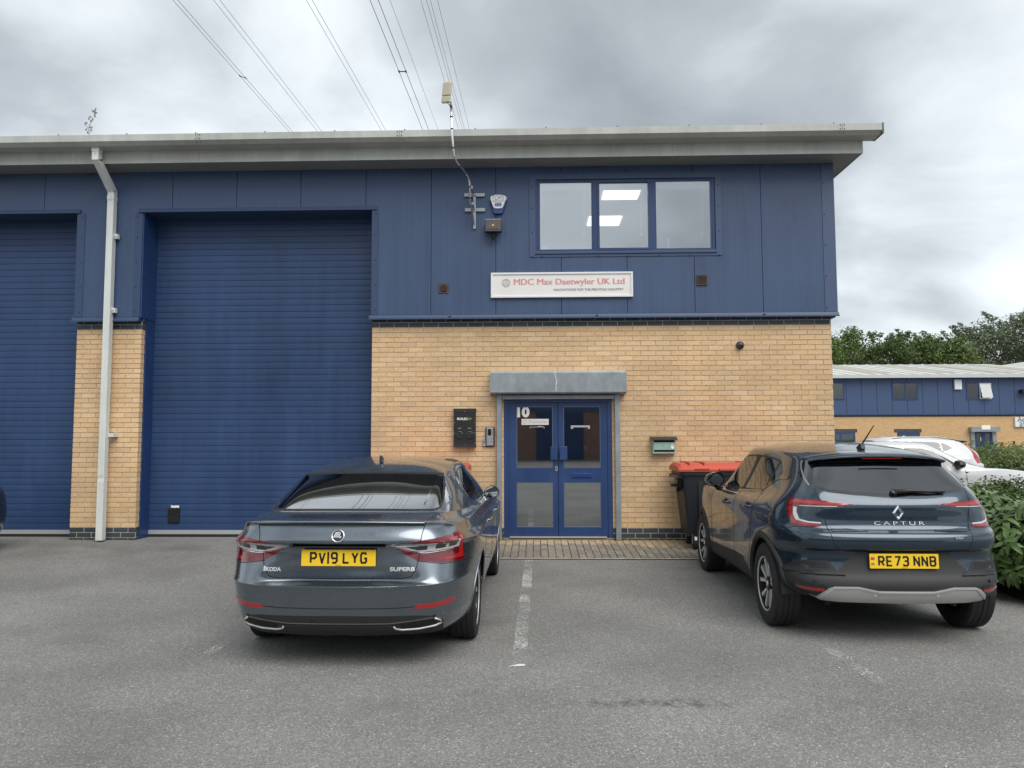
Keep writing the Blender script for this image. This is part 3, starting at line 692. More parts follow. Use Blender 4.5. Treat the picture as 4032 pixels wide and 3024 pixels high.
# ================================================================ cars
def paint(name, col, metal=.6, rough=.32, coat=1.0):
    m = mat(name, col, rough, metal=metal, coat=coat)
    t, N, L = nodes(m); b = N['Principled BSDF']
    c = N.new('ShaderNodeTexCoord'); n = N.new('ShaderNodeTexNoise'); n.inputs['Scale'].default_value = 3.5; n.inputs['Detail'].default_value = 8; n.inputs['Roughness'].default_value = .7
    L.new(c.outputs['Object'], n.inputs['Vector'])
    r = N.new('ShaderNodeMapRange'); r.inputs['From Min'].default_value = .35; r.inputs['From Max'].default_value = .75; r.inputs['To Min'].default_value = rough - .06; r.inputs['To Max'].default_value = rough + .12
    L.new(n.outputs['Fac'], r.inputs['Value']); L.new(r.outputs[0], b.inputs['Roughness'])
    r2 = N.new('ShaderNodeMapRange'); r2.inputs['From Min'].default_value = .4; r2.inputs['From Max'].default_value = .8; r2.inputs['To Min'].default_value = .02; r2.inputs['To Max'].default_value = .10
    L.new(n.outputs['Fac'], r2.inputs['Value']); L.new(r2.outputs[0], b.inputs['Coat Roughness'])
    return m
GREYP = paint('gunmetal_paint', (.155, .182, .21), .88, .27)
NAVYP = paint('navy_paint', (.017, .036, .058), .6, .26)
WHITEP = paint('white_paint', (.58, .59, .60), 0, .4)
BLACKP = paint('black_paint', (.008, .008, .01), .2, .3)
LENS = mat('lens_red', (.13, .003, .007), .12, coat=1.0)
LENSB = mat('lens_red_bright', (.33, .012, .013), .15, coat=1.0)
LENSW = mat('lens_clear', (.58, .58, .60), .2, metal=.35, coat=1.0)
LENSK = mat('lens_dark', (.02, .02, .024), .12, coat=1.0)
PLAST = mat('grey_black_plastic', (.017, .0175, .019), .6, bump=(220, .15))
PIANO = mat('gloss_black', (.006, .006, .007), .12, coat=1.0)
SKID = mat('skid_silver', (.50, .50, .49), .36, metal=.5)
LETC = mat('badge_silver', (.85, .86, .87), .38, metal=.55)
LETD = mat('badge_chrome', (.60, .61, .62), .3, metal=.8)
ALLOY = mat('alloy', (.78, .78, .79), .3, metal=.6)
ALLOYD = mat('alloy_dark', (.02, .02, .022), .35, metal=.3)
SEAT = mat('seat_cloth', (.025, .025, .027), .9)
SHUTL = mat('panel_gap', (.003, .003, .004), .8)
DISC = mat('brake_disc', (.10, .095, .09), .45, metal=.6)
SEAL = mat('window_surround_black', (.008, .008, .009), .5)
MIRG = mat('mirror_glass', (.45, .48, .5), .02, metal=1)

def bs_mat(n, k):
    rows = []
    for i in range(n - 1):
        for j in range(k):
            t = j / k; w = np.zeros(n + 2)
            w[i:i + 4] = [(1 - t) ** 3 / 6, (3 * t ** 3 - 6 * t * t + 4) / 6, (-3 * t ** 3 + 3 * t * t + 3 * t + 1) / 6, t ** 3 / 6]; rows.append(w)
    w = np.zeros(n + 2); w[n - 1:n + 2] = [1 / 6, 4 / 6, 1 / 6]; rows.append(w)
    return np.array(rows)
MIR = np.array([-1., 1, 1])
def ext(P):
    a = np.concatenate([P[:, 1:2] * MIR, P, P[:, -2:-1] * MIR], 1)
    return np.concatenate([2 * a[0:1] - a[1:2], a, a[-2:-1] * MIR], 0)
def bs_surface(P, kr, kc):
    Q = P.copy()
    for _ in range(2):
        A, B = bs_mat(P.shape[0], 1), bs_mat(P.shape[1], 1)
        Q = Q + .8 * (P - np.einsum('ri,ijk,cj->rck', A, ext(Q), B))
    return np.einsum('ri,ijk,cj->rck', bs_mat(P.shape[0], kr), ext(Q), bs_mat(P.shape[1], kc))
def poly_sd(poly, p):
    """signed distance to a closed polygon (negative inside), vectorised"""
    V = np.array(poly, float); d = np.full(len(p), 1e9); sgn = np.ones(len(p)); n = len(V)
    for i in range(n):
        a, b = V[i], V[(i + 1) % n]; e = b - a; w = p - a
        t = np.clip((w @ e) / (e @ e + 1e-12), 0, 1); q = w - t[:, None] * e
        d = np.minimum(d, (q * q).sum(1))
        c1 = p[:, 1] >= a[1]; c2 = p[:, 1] < b[1]; c3 = e[0] * w[:, 1] > e[1] * w[:, 0]
        flip = (c1 & c2 & c3) | (~c1 & ~c2 & ~c3); sgn = np.where(flip, -sgn, sgn)
    return sgn * np.sqrt(d)
def circ_sd(c, r): return lambda p: np.hypot(p[:, 0] - c[0], p[:, 1] - c[1]) - r
def proj2(S, frame):
    s = S.reshape(-1, 3)
    if frame == 'rear': return s[:, [0, 2]]
    if frame == 'side': return s[:, [1, 2]]
    if frame == 'corner': return np.stack([(s[:, 0] + s[:, 1]) / math.sqrt(2), s[:, 2]], 1)
    if frame == 'front': return s[:, [0, 2]]
def smooth_poly(pts, k=5, closed=True):
    """rounded version of a polygon through corner cutting"""
    P = [np.array(p, float) for p in pts]
    for _ in range(k):
        Q = []
        for i in range(len(P)):
            a, b = P[i], P[(i + 1) % len(P)]; Q += [a * .75 + b * .25, a * .25 + b * .75]
        P = Q
    return [tuple(p) for p in P]

class Car:
    def __init__(s, root, P, kr=7, kc=8):
        s.root = root; s.S = bs_surface(P, kr, kc); s.R, s.C = s.S.shape[:2]; s.kr, s.kc = kr, kc
        s.lock = np.zeros(s.R * s.C, bool); s.cls = np.full((s.R - 1, s.C - 1), -1); s.names = []
        s.S0 = s.S.copy(); s.bvh = None
    def classify(s, name, m, frame, sdf, u=(0, 99), pair=True, over=True, r=(0, 99)):
        """claim the part of the skin inside sdf (in the frame's 2-D view), moving grid points onto its outline"""
        S = s.S; R, C = s.R, s.C
        if not callable(sdf): pl_ = sdf; sdf = lambda p, pl_=pl_: poly_sd(pl_, p)
        q = proj2(S, frame); d = sdf(q); e = 1e-4
        gx = (sdf(q + [e, 0]) - d) / e; gy = (sdf(q + [0, e]) - d) / e
        du = np.gradient(S, axis=1).reshape(-1, 3); dv = np.gradient(S, axis=0).reshape(-1, 3)
        fu = (proj2(S + np.gradient(S, axis=1), frame) - q); fv = (proj2(S + np.gradient(S, axis=0), frame) - q)
        det = fu[:, 0] * fv[:, 1] - fu[:, 1] * fv[:, 0]; det = np.where(abs(det) < 1e-9, 1e9, det)
        tx, ty = -d * gx, -d * gy
        a = (tx * fv[:, 1] - ty * fv[:, 0]) / det; b = (fu[:, 0] * ty - fu[:, 1] * tx) / det
        jj = np.tile(np.arange(C), R) / s.kc; ii = np.repeat(np.arange(R), C) / s.kr
        reg = (jj >= u[0]) & (jj <= u[1]) & (ii >= r[0]) & (ii <= r[1])
        ok = reg & ~s.lock & (np.abs(a) < .56) & (np.abs(b) < .56)
        edge = (np.tile(np.arange(C), R) == 0)
        mv = a[:, None] * du + b[:, None] * dv; mv[edge, 0] = 0
        F = S.reshape(-1, 3); F[ok] += mv[ok]; s.lock |= ok; s.S = F.reshape(R, C, 3)
        G = s.S; cen = (G[:-1, :-1] + G[1:, :-1] + G[:-1, 1:] + G[1:, 1:]) / 4
        dc = sdf(proj2(cen, frame)).reshape(R - 1, C - 1)
        jc = np.tile((np.arange(C - 1) + .5) / s.kc, (R - 1, 1)); ic = np.repeat((np.arange(R - 1) + .5) / s.kr, C - 1).reshape(R - 1, C - 1)
        k = len(s.names); s.names.append((name, m, pair))
        sel = (dc < 0) & (jc >= u[0]) & (jc <= u[1]) & (ic >= r[0]) & (ic <= r[1])
        if not over: sel &= s.cls == -1
        s.cls[sel] = k
    def part_mesh(s, sel, m, name, sides):
        R, C = s.R, s.C; F = s.S.reshape(-1, 3); mb_ = MB(); rr, cc = np.nonzero(sel)
        for sd_ in sides:
            idx = {}
            for r_, c_ in zip(rr, cc):
                qd = [r_ * C + c_, r_ * C + c_ + 1, (r_ + 1) * C + c_ + 1, (r_ + 1) * C + c_]
                if sd_ < 0: qd = qd[::-1]
                f = []
                for i in qd:
                    key = i
                    if key not in idx:
                        idx[key] = len(mb_.v); p = F[i]; mb_.v.append((p[0] * sd_, p[1], p[2]))
                    if idx[key] not in f: f.append(idx[key])
                if len(f) > 2: mb_.f.append(tuple(f))
        me = mb_.mesh(name, m, True)
        bm = bmesh.new(); bm.from_mesh(me); bmesh.ops.remove_doubles(bm, verts=bm.verts, dist=.0004); bmesh.ops.dissolve_degenerate(bm, edges=bm.edges, dist=.0002); bm.to_mesh(me); bm.free()
        me.polygons.foreach_set('use_smooth', [True] * len(me.polygons))
        return me
    def finish(s, body_mat, sharp=38):
        """make the body and every claimed part; 'CUT' classes become holes"""
        s.body = None; s.parts = {}
        me = s.part_mesh(s.cls == -1, body_mat, 'body', (1, -1)); me.set_sharp_from_angle(angle=math.radians(sharp)); s.body = link('body', me, s.root)
        for k, (name, m, pair) in enumerate(s.names):
            if name == 'CUT': continue
            sel = s.cls == k
            if not sel.any(): continue
            for sides in (((1,), (-1,)) if pair else ((1, -1),)):
                me = s.part_mesh(sel, m, name, sides); o = link(name, me, s.root); s.parts.setdefault(name, []).append(o)
        full = s.part_mesh(np.ones_like(s.cls, bool), body_mat, 'tmp', (1, -1))
        s.bvh = BVHTree.FromPolygons([v.co.copy() for v in full.vertices], [tuple(p.vertices) for p in full.polygons]); bpy.data.meshes.remove(full)
    def hit(s, a, z, frame, sd_=1):
        if frame == 'rear': o, d = Vector((a, -3, z)), Vector((0, 1, 0))
        elif frame == 'side': o, d = Vector((3 * sd_, a, z)), Vector((-sd_, 0, 0))
        elif frame == 'corner':
            c = a / math.sqrt(2); o = Vector((c + 2, c - 2, z)); d = Vector((-1, 1, 0)).normalized()
            if sd_ < 0: o.x *= -1; d.x *= -1
        elif frame == 'top': o, d = Vector((a, z, 4)), Vector((0, 0, -1))
        h = s.bvh.ray_cast(o, d)
        if h[0] is None: return o + d * 2.5, -d
        n = h[1] if h[1].dot(d) < 0 else -h[1]
        return h[0], n
    def inlay(s, name, m, poly, frame='rear', off=.003, parent=None, sd_=1, cuts=3, mirror=True, smooth=True):
        """thin shaped piece that follows the skin"""
        bm = bmesh.new(); vs = [bm.verts.new((a, z, 0)) for a, z in poly]; f = bm.faces.new(vs)
        bmesh.ops.triangulate(bm, faces=[f])
        if cuts: bmesh.ops.subdivide_edges(bm, edges=bm.edges, cuts=cuts, use_grid_fill=True)
        bound = set(v for e in bm.edges if len(e.link_faces) == 1 for v in e.verts)
        me0 = [(v.co.x, v.co.y) for v in bm.verts]; bm.verts.index_update()
        faces = [tuple(v.index for v in f.verts) for f in bm.faces]; be = [(e.verts[0].index, e.verts[1].index) for e in bm.edges if len(e.link_faces) == 1]; bm.free()
        out = []
        for k in ((1, -1) if mirror else (sd_,)):
            mb_ = MB()
            tops = [];
            for a, z in me0:
                p, n = s.hit(a if (frame in ('side', 'corner') or k > 0) else -a, z, frame, k); tops.append((p + n * off, p - n * .004))
            nv = len(tops); mb_.v = [tuple(t[0]) for t in tops] + [tuple(t[1]) for t in tops]
            mb_.f = list(faces) + [(a, b, b + nv, a + nv) for a, b in be]
            o = mb_.build(name, m, parent or s.root, smooth=smooth, angle=40); out.append(o)
        return out
    def strip(s, name, m, pts, frame, w=.004, off=.0012, parent=None, mirror=True, sd_=1, n=24, h=0):
        """narrow ribbon (panel gap, bright trim) laid along a line on the skin"""
        pts = np.array(pts, float); L = np.r_[0, np.cumsum(np.hypot(*np.diff(pts, axis=0).T))]
        t = np.linspace(0, L[-1], n); q = np.stack([np.interp(t, L, pts[:, 0]), np.interp(t, L, pts[:, 1])], 1)
        out = []
        for k in ((1, -1) if mirror else (sd_,)):
            P, Nn = [], []
            for a, z in q:
                p, nn = s.hit(a if (frame in ('side', 'corner') or k > 0) else -a, z, frame, k); P.append(p); Nn.append(nn)
            g = [[], [], [], []]
            for i in range(n):
                d = (P[min(i + 1, n - 1)] - P[max(i - 1, 0)]).normalized(); c = d.cross(Nn[i]).normalized() * (w / 2)
                g[0].append(P[i] - c - Nn[i] * .003); g[1].append(P[i] - c + Nn[i] * off); g[2].append(P[i] + c + Nn[i] * off); g[3].append(P[i] + c - Nn[i] * .003)
            out.append(MB().grid(g).build(name, m, parent or s.root))
        return out
    def wrap_text(s, txt, size, m, x, z, off=.003, width=None, frame='rear', **k):
        me = text_mesh(txt, size, m, extrude=.002, **k); xs = [v.co.x for v in me.vertices]; w = max(xs) - min(xs); c = (max(xs) + min(xs)) / 2; f = width / w if width else 1
        zc = (max(v.co.z for v in me.vertices) + min(v.co.z for v in me.vertices)) / 2
        for v in me.vertices:
            p, n = s.hit(x + (v.co.x - c) * f, z + v.co.z - zc, 'rear'); v.co = p + n * (off - v.co.y)
        return link('lettering', me, s.root)

def wheel(root, x, y, z, r, w, sd_, spokes, rim_r, style):
    """wheel part with tyre, rim, spokes as sub-parts; sd_ = +1 on the car's right"""
    wh = empty('wheel', root, (x, y, z)); f = sd_
    pr = []
    prof = [(rim_r - .012, -.42), (rim_r + .01, -.49), (rim_r + .35 * (r - rim_r), -.525), (r - .022, -.49), (r - .006, -.44)]
    tread = []
    for a, b in ((-.40, -.20), (-.18, -.02), (.02, .18), (.20, .40)): tread += [(r - .007, a - .005), (r, a), (r, b), (r - .007, b + .005)]
    prof = prof + tread + [(p[0], -p[1]) for p in reversed(prof)]
    t = MB().lathe([(a, b * w) for a, b in prof], 56, 'x', closed=True); o = t.build('tyre', RUBBER, wh, smooth=True, angle=25)
    # tread sipes are in the grooves; rim barrel and face
    MB().lathe([(rim_r - .012, -.40 * w), (rim_r - .02, 0), (rim_r - .012, .40 * w), (rim_r + .004, .47 * w), (rim_r + .004, -.47 * w)], 48, 'x', closed=True).build('rim', ALLOYD, wh, smooth=True, angle=30)
    MB().lathe([(rim_r - .010, .44 * w * f), (rim_r + .004, .475 * w * f), (rim_r + .006, .44 * w * f)], 48, 'x', closed=True).build('rim_lip', ALLOY, wh, smooth=True)
    MB().lathe([(.13, -.02 * f), (.13, 0), (.0005, 0)], 24, 'x').lathe([(rim_r - .02, -.03 * f), (.0005, -.03 * f)], 24, 'x').build('brake_disc', ALLOYD, wh)
    MB().lathe([(rim_r * .72, .0), (rim_r * .72, .02 * f), (.08, .02 * f), (.08, 0)], 32, 'x', closed=True).build('brake_disc', DISC, wh)
    fx = .40 * w * f
    for k in range(spokes):
        a0 = 2 * math.pi * k / spokes + .3
        def pt(rad, off, xx): a = a0 + off; return (xx, rad * math.cos(a), rad * math.sin(a))
        mb_ = MB()
        if style == 'twin':
            for s0, s1 in ((-.11, -.30), (.11, .30)):
                q = [(.055, s0 - .14), (.055, s0 + .14), (rim_r - .012, s1 + .085), (rim_r - .012, s1 - .085)]
                mb_.add([pt(rad, off, fx - (.018 * f if rad < .1 else .004 * f)) for rad, off in q] + [pt(rad, off, fx - .05 * f) for rad, off in q], [(0, 1, 2, 3), (0, 4, 5, 1), (1, 5, 6, 2), (2, 6, 7, 3), (3, 7, 4, 0)])
        else:
            q = [(.05, -.5), (.05, .5), (.10, .24), (rim_r - .012, .24), (rim_r - .012, -.20), (.10, -.24)]
            mb_.add([pt(rad, off, fx - (.02 * f if rad < .11 else .003 * f)) for rad, off in q] + [pt(rad, off, fx - .05 * f) for rad, off in q], [(0, 1, 2, 5), (5, 2, 3, 4), (2, 8, 9, 3), (4, 10, 11, 5), (3, 9, 10, 4)])
        mb_.build('spoke', ALLOY, wh)
    MB().lathe([(.062, fx - .04 * f), (.06, fx - .012 * f), (.045, fx - .006 * f), (.0005, fx - .006 * f)], 24, 'x').build('hub_cap', ALLOYD, wh, smooth=True, angle=30)
    MB().lathe([(.028, fx - .0055 * f), (.026, fx - .003 * f), (.0005, fx - .003 * f)], 20, 'x').build('hub_badge', CHROME, wh)
    return wh
def arch_liner(root, x_in, x_out, y, z, r, sd_):
    mb_ = MB(); g = []
    for xx in (x_in, x_out):
        g.append([(xx * sd_, y + r * math.cos(a), z + r * math.sin(a)) for a in np.linspace(-.04, math.pi + .04, 30)])
    mb_.grid(g); n = len(mb_.v); mb_.v.append((x_in * sd_, y, z)); mb_.f += [(i, i + 1, n) for i in range(29)]
    return mb_.build('arch_liner', BLACKM, root)
PL = {'P': [[(0, 0), (0, 1), (.75, 1), (1, .85), (1, .6), (.75, .45), (0, .45)]], 'V': [[(0, 1), (.5, 0), (1, 1)]], '1': [[(.5, 0), (.5, 1)]], '9': [[(.1, 0), (.75, 0), (1, .2), (1, .85), (.8, 1), (.2, 1), (0, .85), (0, .6), (.2, .45), (1, .45)]],
      'L': [[(0, 1), (0, 0), (1, 0)]], 'Y': [[(0, 1), (.5, .45), (1, 1)], [(.5, .45), (.5, 0)]], 'G': [[(1, .85), (.8, 1), (.2, 1), (0, .8), (0, .2), (.2, 0), (.8, 0), (1, .15), (1, .45), (.6, .45)]],
      'R': [[(0, 0), (0, 1), (.75, 1), (1, .85), (1, .6), (.75, .46), (0, .46)], [(.5, .46), (1, 0)]], 'E': [[(1, 1), (0, 1), (0, 0), (1, 0)], [(0, .5), (.85, .5)]], '7': [[(0, 1), (1, 1), (.35, 0)]],
      '3': [[(0, .85), (.2, 1), (.8, 1), (1, .85), (1, .65), (.8, .52), (.3, .52)], [(.8, .52), (1, .38), (1, .15), (.8, 0), (.2, 0), (0, .15)]], 'N': [[(0, 0), (0, 1), (1, 0), (1, 1)]],
      'B': [[(0, 0), (0, 1), (.8, 1), (1, .85), (1, .65), (.8, .52), (0, .52)], [(.8, .52), (1, .38), (1, .15), (.8, 0), (0, 0)]]}
def stroke(mb_, pts, w, y0, y1):
    for i in range(len(pts) - 1):
        a, b = Vector(pts[i]), Vector(pts[i + 1]); d = (b - a).normalized(); n = Vector((-d.y, d.x)) * (w / 2)
        a2 = a - d * (w * .42 if i else w / 2 * 0 + w * .5 * (0 if True else 1)); b2 = b + d * (w * .42 if i < len(pts) - 2 else 0)
        mb_.prism([tuple(a2 + n), tuple(a2 - n), tuple(b2 - n), tuple(b2 + n)], y0, y1, 'xz')
def number_plate(root, txt, x, y, z, tilt=0, uk=False):
    pl_ = empty('number_plate', root, (x, y, z)); pl_.rotation_euler = (tilt, 0, 0)
    P = smooth_poly([(-.26, -.0555), (-.25, -.0555), (.25, -.0555), (.26, -.0555), (.26, -.046), (.26, .046), (.26, .0555), (.25, .0555), (-.25, .0555), (-.26, .0555), (-.26, .046), (-.26, -.046)], 1)
    MB().prism(P, -.008, 0, 'xz').build('plate', YELLOW, pl_)
    mb_ = MB(); W, H_, S_ = .050, .079, .0135; n = len(txt.replace(' ', '')); tot = sum((.014 if c == '1' else W) for c in txt if c != ' ') + .011 * (n - 2) + .033
    cx = -tot / 2 + (.022 if uk else 0)
    for c in txt:
        if c == ' ': cx += .022; continue
        w = .014 if c == '1' else W
        for s_ in PL[c]:
            pts = [(cx + S_ / 2 + p[0] * (w - S_) if c != '1' else cx + .007, -H_ / 2 + S_ / 2 * (1 if c not in '1NVY' else 1) + p[1] * (H_ - S_)) for p in s_]
            if c in '1': pts = [(cx + .007, -H_ / 2), (cx + .007, H_ / 2)]
            stroke(mb_, pts, S_, -.0095, -.0078)
        cx += w + .011
    mb_.build('lettering', PLATEK, pl_)
    text('VEHICLE SALES', .006, PLATEK, (0, -.0085, -.050), pl_, extrude=.0004)
    if uk:
        text('UK', .024, mat('plate_blue', (.02, .05, .25), .4), (-.238, -.0085, -.022), pl_, width=.026)
        MB().box(-.251, -.224, -.0092, -.0078, .010, .028).build('flag_field', MATS['plate_blue'], pl_)
        fl = MB(); fl.box(-.251, -.224, -.0098, -.0090, .0165, .0215).box(-.240, -.235, -.0098, -.0090, .010, .0163).box(-.240, -.235, -.0098, -.0090, .0217, .028); fl.build('flag_cross', mat('flag_red', (.6, .03, .04), .4), pl_)
    return pl_
def seats(root, rows, w=.46, zs=.45, xo=.36, back=.62, wheel_pos=None):
    for (y, xs_list, h) in rows:
        for x in xs_list:
            st = empty('seat', root, (x, y, 0))
            MB().box(-w / 2, w / 2, 0, .48, zs - .13, zs + .02).build('cushion', SEAT, st, bevel=.03)
            M = Matrix.Translation((0, .0, zs)) @ Matrix.Rotation(math.radians(18), 4, 'X')
            MB().box(-w / 2, w / 2, -.11, 0, 0, h, M).build('backrest', SEAT, st, bevel=.03)
            MB().box(-.12, .12, -.10, -.01, h + .03, h + .2, M).build('headrest', SEAT, st, bevel=.03)
def lower_rows(L, a, b, sb, yc, wy, rf=.93, ff=.9):
    rows = []
    nside = len(yc)
    af, bf = a, b
    for (yr, zr, xs_, zs_, yf, zf) in L:
        row = []
        for i in range(5): row.append((a[i] * xs_ * (rf + (1 - rf) * max(0, i - 3) * .3), yr + b[i], zr * (1 - sb[i]) + zs_ * sb[i]))
        for i in range(nside): row.append((xs_ * wy[i], yc[i], zs_))
        for i in (3, 2, 1, 0): row.append((af[i] * xs_ * ff, yf - bf[i] * 1.1, zf * (1 - sb[i]) + zs_ * sb[i]))
        rows.append(row)
    return rows
def car_shell(root, underz, y0, y1, hw):
    MB().box(-hw, hw, y0, y1, underz, underz + .04).build('underbody', BLACKM, root)
# ---------------------------------------------------------------- grey saloon
SUP = thing('saloon_car', 'gunmetal grey saloon parked nose-in, registration PV19 LYG, seen from behind', 'car', (-1.378, -6.19, -.09), math.radians(-.35))
A5 = (0, .40, .70, .90, .985); B5 = (0, .015, .06, .155, .36); S5 = (0, 0, .08, .35, .8)
lowS = [(.17, .215, .80, .20, 4.70, .20), (.08, .27, .86, .26, 4.79, .27), (.04, .36, .895, .36, 4.84, .36), (.014, .49, .912, .49, 4.86, .46),
        (.0, .572, .922, .588, 4.86, .55), (.003, .584, .924, .612, 4.855, .57), (.128, .604, .926, .65, 4.85, .60), (.070, .685, .93, .735, 4.84, .66),
        (.086, .838, .934, .83, 4.81, .71), (.030, .862, .928, .862, 4.78, .74), (.043, .93, .888, .895, 4.73, .775), (.058, .992, .868, .935, 4.68, .80),
        (.05, 1.018, .857, .962, 4.58, .825), (.088, 1.027, .848, .978, 4.42, .86)]
YCS = [.70, 1.05, 1.5, 2.2, 2.95, 3.42, 3.86]; WYS = [.985, 1, 1, 1, 1, .995, .985]
rowsS = lower_rows(lowS, A5, B5, S5, YCS, WYS, .905, .9)
upS = [
 [(0, .26, 1.036), (.31, .265, 1.034), (.53, .30, 1.028), (.66, .38, 1.018), (.745, .52, 1.008), (.79, .70, 1.0), (.815, 1.05, .992), (.83, 1.5, .985), (.84, 2.2, .978), (.838, 2.95, .965), (.82, 3.35, .955), (.78, 3.62, .945), (.68, 3.92, .925), (.52, 4.12, .915), (.27, 4.22, .92), (0, 4.25, .92)],
 [(0, .45, 1.045), (.31, .455, 1.044), (.52, .475, 1.042), (.62, .53, 1.04), (.70, .64, 1.035), (.75, .82, 1.028), (.785, 1.12, 1.018), (.803, 1.55, 1.01), (.81, 2.2, 1.0), (.806, 2.9, .985), (.785, 3.28, .98), (.73, 3.50, .985), (.60, 3.66, 1.0), (.45, 3.73, 1.01), (.22, 3.77, 1.02), (0, 3.78, 1.02)],
 [(0, .81, 1.186), (.31, .815, 1.184), (.53, .82, 1.176), (.625, .89, 1.173), (.685, 1.02, 1.17), (.705, 1.15, 1.165), (.725, 1.35, 1.16), (.735, 1.7, 1.16), (.74, 2.25, 1.16), (.735, 2.75, 1.15), (.71, 3.05, 1.15), (.65, 3.2, 1.17), (.53, 3.28, 1.19), (.40, 3.32, 1.20), (.2, 3.35, 1.20), (0, 3.36, 1.205)],
 [(0, 1.18, 1.32), (.30, 1.185, 1.317), (.51, 1.21, 1.310), (.595, 1.23, 1.303), (.625, 1.36, 1.302), (.625, 1.5, 1.31), (.635, 1.62, 1.322), (.64, 1.85, 1.34), (.645, 2.25, 1.35), (.64, 2.5, 1.345), (.615, 2.65, 1.345), (.56, 2.72, 1.355), (.46, 2.76, 1.37), (.35, 2.78, 1.375), (.18, 2.8, 1.38), (0, 2.8, 1.38)],
 [(0, 1.36, 1.368), (.27, 1.37, 1.364), (.43, 1.42, 1.355), (.50, 1.5, 1.35), (.53, 1.56, 1.353), (.55, 1.63, 1.36), (.56, 1.72, 1.368), (.565, 1.9, 1.38), (.565, 2.2, 1.392), (.56, 2.4, 1.392), (.53, 2.5, 1.392), (.48, 2.58, 1.398), (.4, 2.62, 1.408), (.3, 2.65, 1.412), (.15, 2.66, 1.416), (0, 2.66, 1.416)],
 [(0, 1.60, 1.397), (.14, 1.61, 1.397), (.22, 1.64, 1.396), (.25, 1.67, 1.396), (.265, 1.71, 1.398), (.275, 1.76, 1.402), (.28, 1.83, 1.407), (.283, 1.96, 1.413), (.283, 2.15, 1.42), (.28, 2.28, 1.422), (.265, 2.36, 1.422), (.24, 2.42, 1.423), (.2, 2.46, 1.424), (.15, 2.48, 1.424), (.07, 2.5, 1.424), (0, 2.5, 1.424)],
 [(0, y, z) for y, z in zip(np.linspace(1.72, 2.4, 16), np.linspace(1.408, 1.427, 16))]]
PS = np.array(rowsS + upS)
for c_ in (2, 3, 4):                       # outside the boot lid the bumper runs smoothly up to the lamps
    for r_, f_ in ((6, .10), (7, .45)):
        PS[r_, c_, 1] = PS[5, c_, 1] * (1 - f_) + PS[8, c_, 1] * f_ + .008
PS[17:19, 4:12, 0] *= .965; PS[19, 3:13, 0] *= .95
PS = np.concatenate([PS[:16], (PS[15] * .88 + PS[16] * .12)[None], PS[16:17], (PS[16] * .12 + PS[17] * .88)[None], PS[17:]], 0)
S1 = Car(SUP, PS, 7, 9)
RA, FA, WZ = 1.02, 3.861, .335
S1.classify('CUT', None, 'side', circ_sd((RA, WZ - .005), .368), (4.3, 8.4), r=(0, 12))
S1.classify('CUT', None, 'side', circ_sd((FA, WZ - .005), .368), (9, 13), r=(0, 12))
rg = [(0, 1.054), (.3, 1.053), (.60, 1.050), (.638, 1.062), (.648, 1.12), (.625, 1.22), (.595, 1.292), (.575, 1.306), (.3, 1.316), (0, 1.319), (-.3, 1.316), (-.3, 1.053)]
S1.classify('window_seal', SEAL, 'rear', rg, (0, 4.6), False, r=(13.5, 20.2))
S1.classify('rear_window', RGLASS, 'rear', lambda p: poly_sd(rg, p) + .014, (0, 4.6), False, r=(13.5, 20.2))
dlo = [(1.42, 1.20), (1.50, 1.08), (1.62, 1.03), (2.2, 1.012), (3.36, .995), (3.40, 1.02), (3.1, 1.16), (2.8, 1.28), (2.6, 1.325), (2.2, 1.338), (1.85, 1.326), (1.62, 1.295), (1.48, 1.25)]
S1.classify('window_seal', SEAL, 'side', dlo, (5, 12.6), True, r=(13, 20.3))
def between(y0, y1, inset): return lambda p: np.maximum(poly_sd(dlo, p) + inset, np.maximum(y0 - p[:, 0], p[:, 0] - y1))
for y0, y1 in ((1.3, 1.60), (1.63, 2.30), (2.38, 3.08), (3.12, 3.5)):
    S1.classify('side_window', CGLASS, 'side', between(y0, y1, .014), (5, 12.6), True, r=(13, 20.3))
ws = [(0, 1.035), (.5, 1.02), (.62, 1.03), (.60, 1.12), (.47, 1.345), (.2, 1.372), (0, 1.375), (-.3, 1.37), (-.3, 1.03)]
S1.classify('windscreen', CGLASS, 'front', ws, (11.4, 15), False, r=(13.8, 20.2))
lgt = [(.292, .858), (.50, .890), (.70, .912), (.838, .924), (.862, .905), (.868, .735), (.850, .722), (.62, .722), (.462, .744), (.38, .80)]
S1.classify('tail_light', LENS, 'corner', lgt, (1.2, 5.6), True, r=(5, 12))
dif = [(0, .378), (.55, .374), (.66, .362), (.715, .325), (.70, .20), (0, .20), (-.4, .2), (-.4, .378)]
S1.classify('diffuser', PLAST, 'rear', dif, (0, 3.9), False, r=(0, 4))
S1.finish(GREYP)
car_shell(SUP, .235, .45, 4.5, .55)
for sd_ in (1, -1):
    for ya in (RA, FA):
        wheel(SUP, .785 * sd_, ya, WZ, WZ, .215, sd_, 5, .232, 'twin'); arch_liner(SUP, .52, .86, ya, WZ - .005, .372, sd_)
# wheel-arch lips
for sd_ in (1, -1):
    for ya in (RA, FA):
        pts = []
        for a in np.linspace(-.18, math.pi + .18, 26):
            yy, z = ya + .372 * math.cos(a), WZ - .005 + .372 * math.sin(a); p, n = S1.hit(yy, z, 'side', sd_); pts.append(p)
        MB().tube(pts, .007, 6).build('arch_lip', GREYP, SUP, smooth=True)
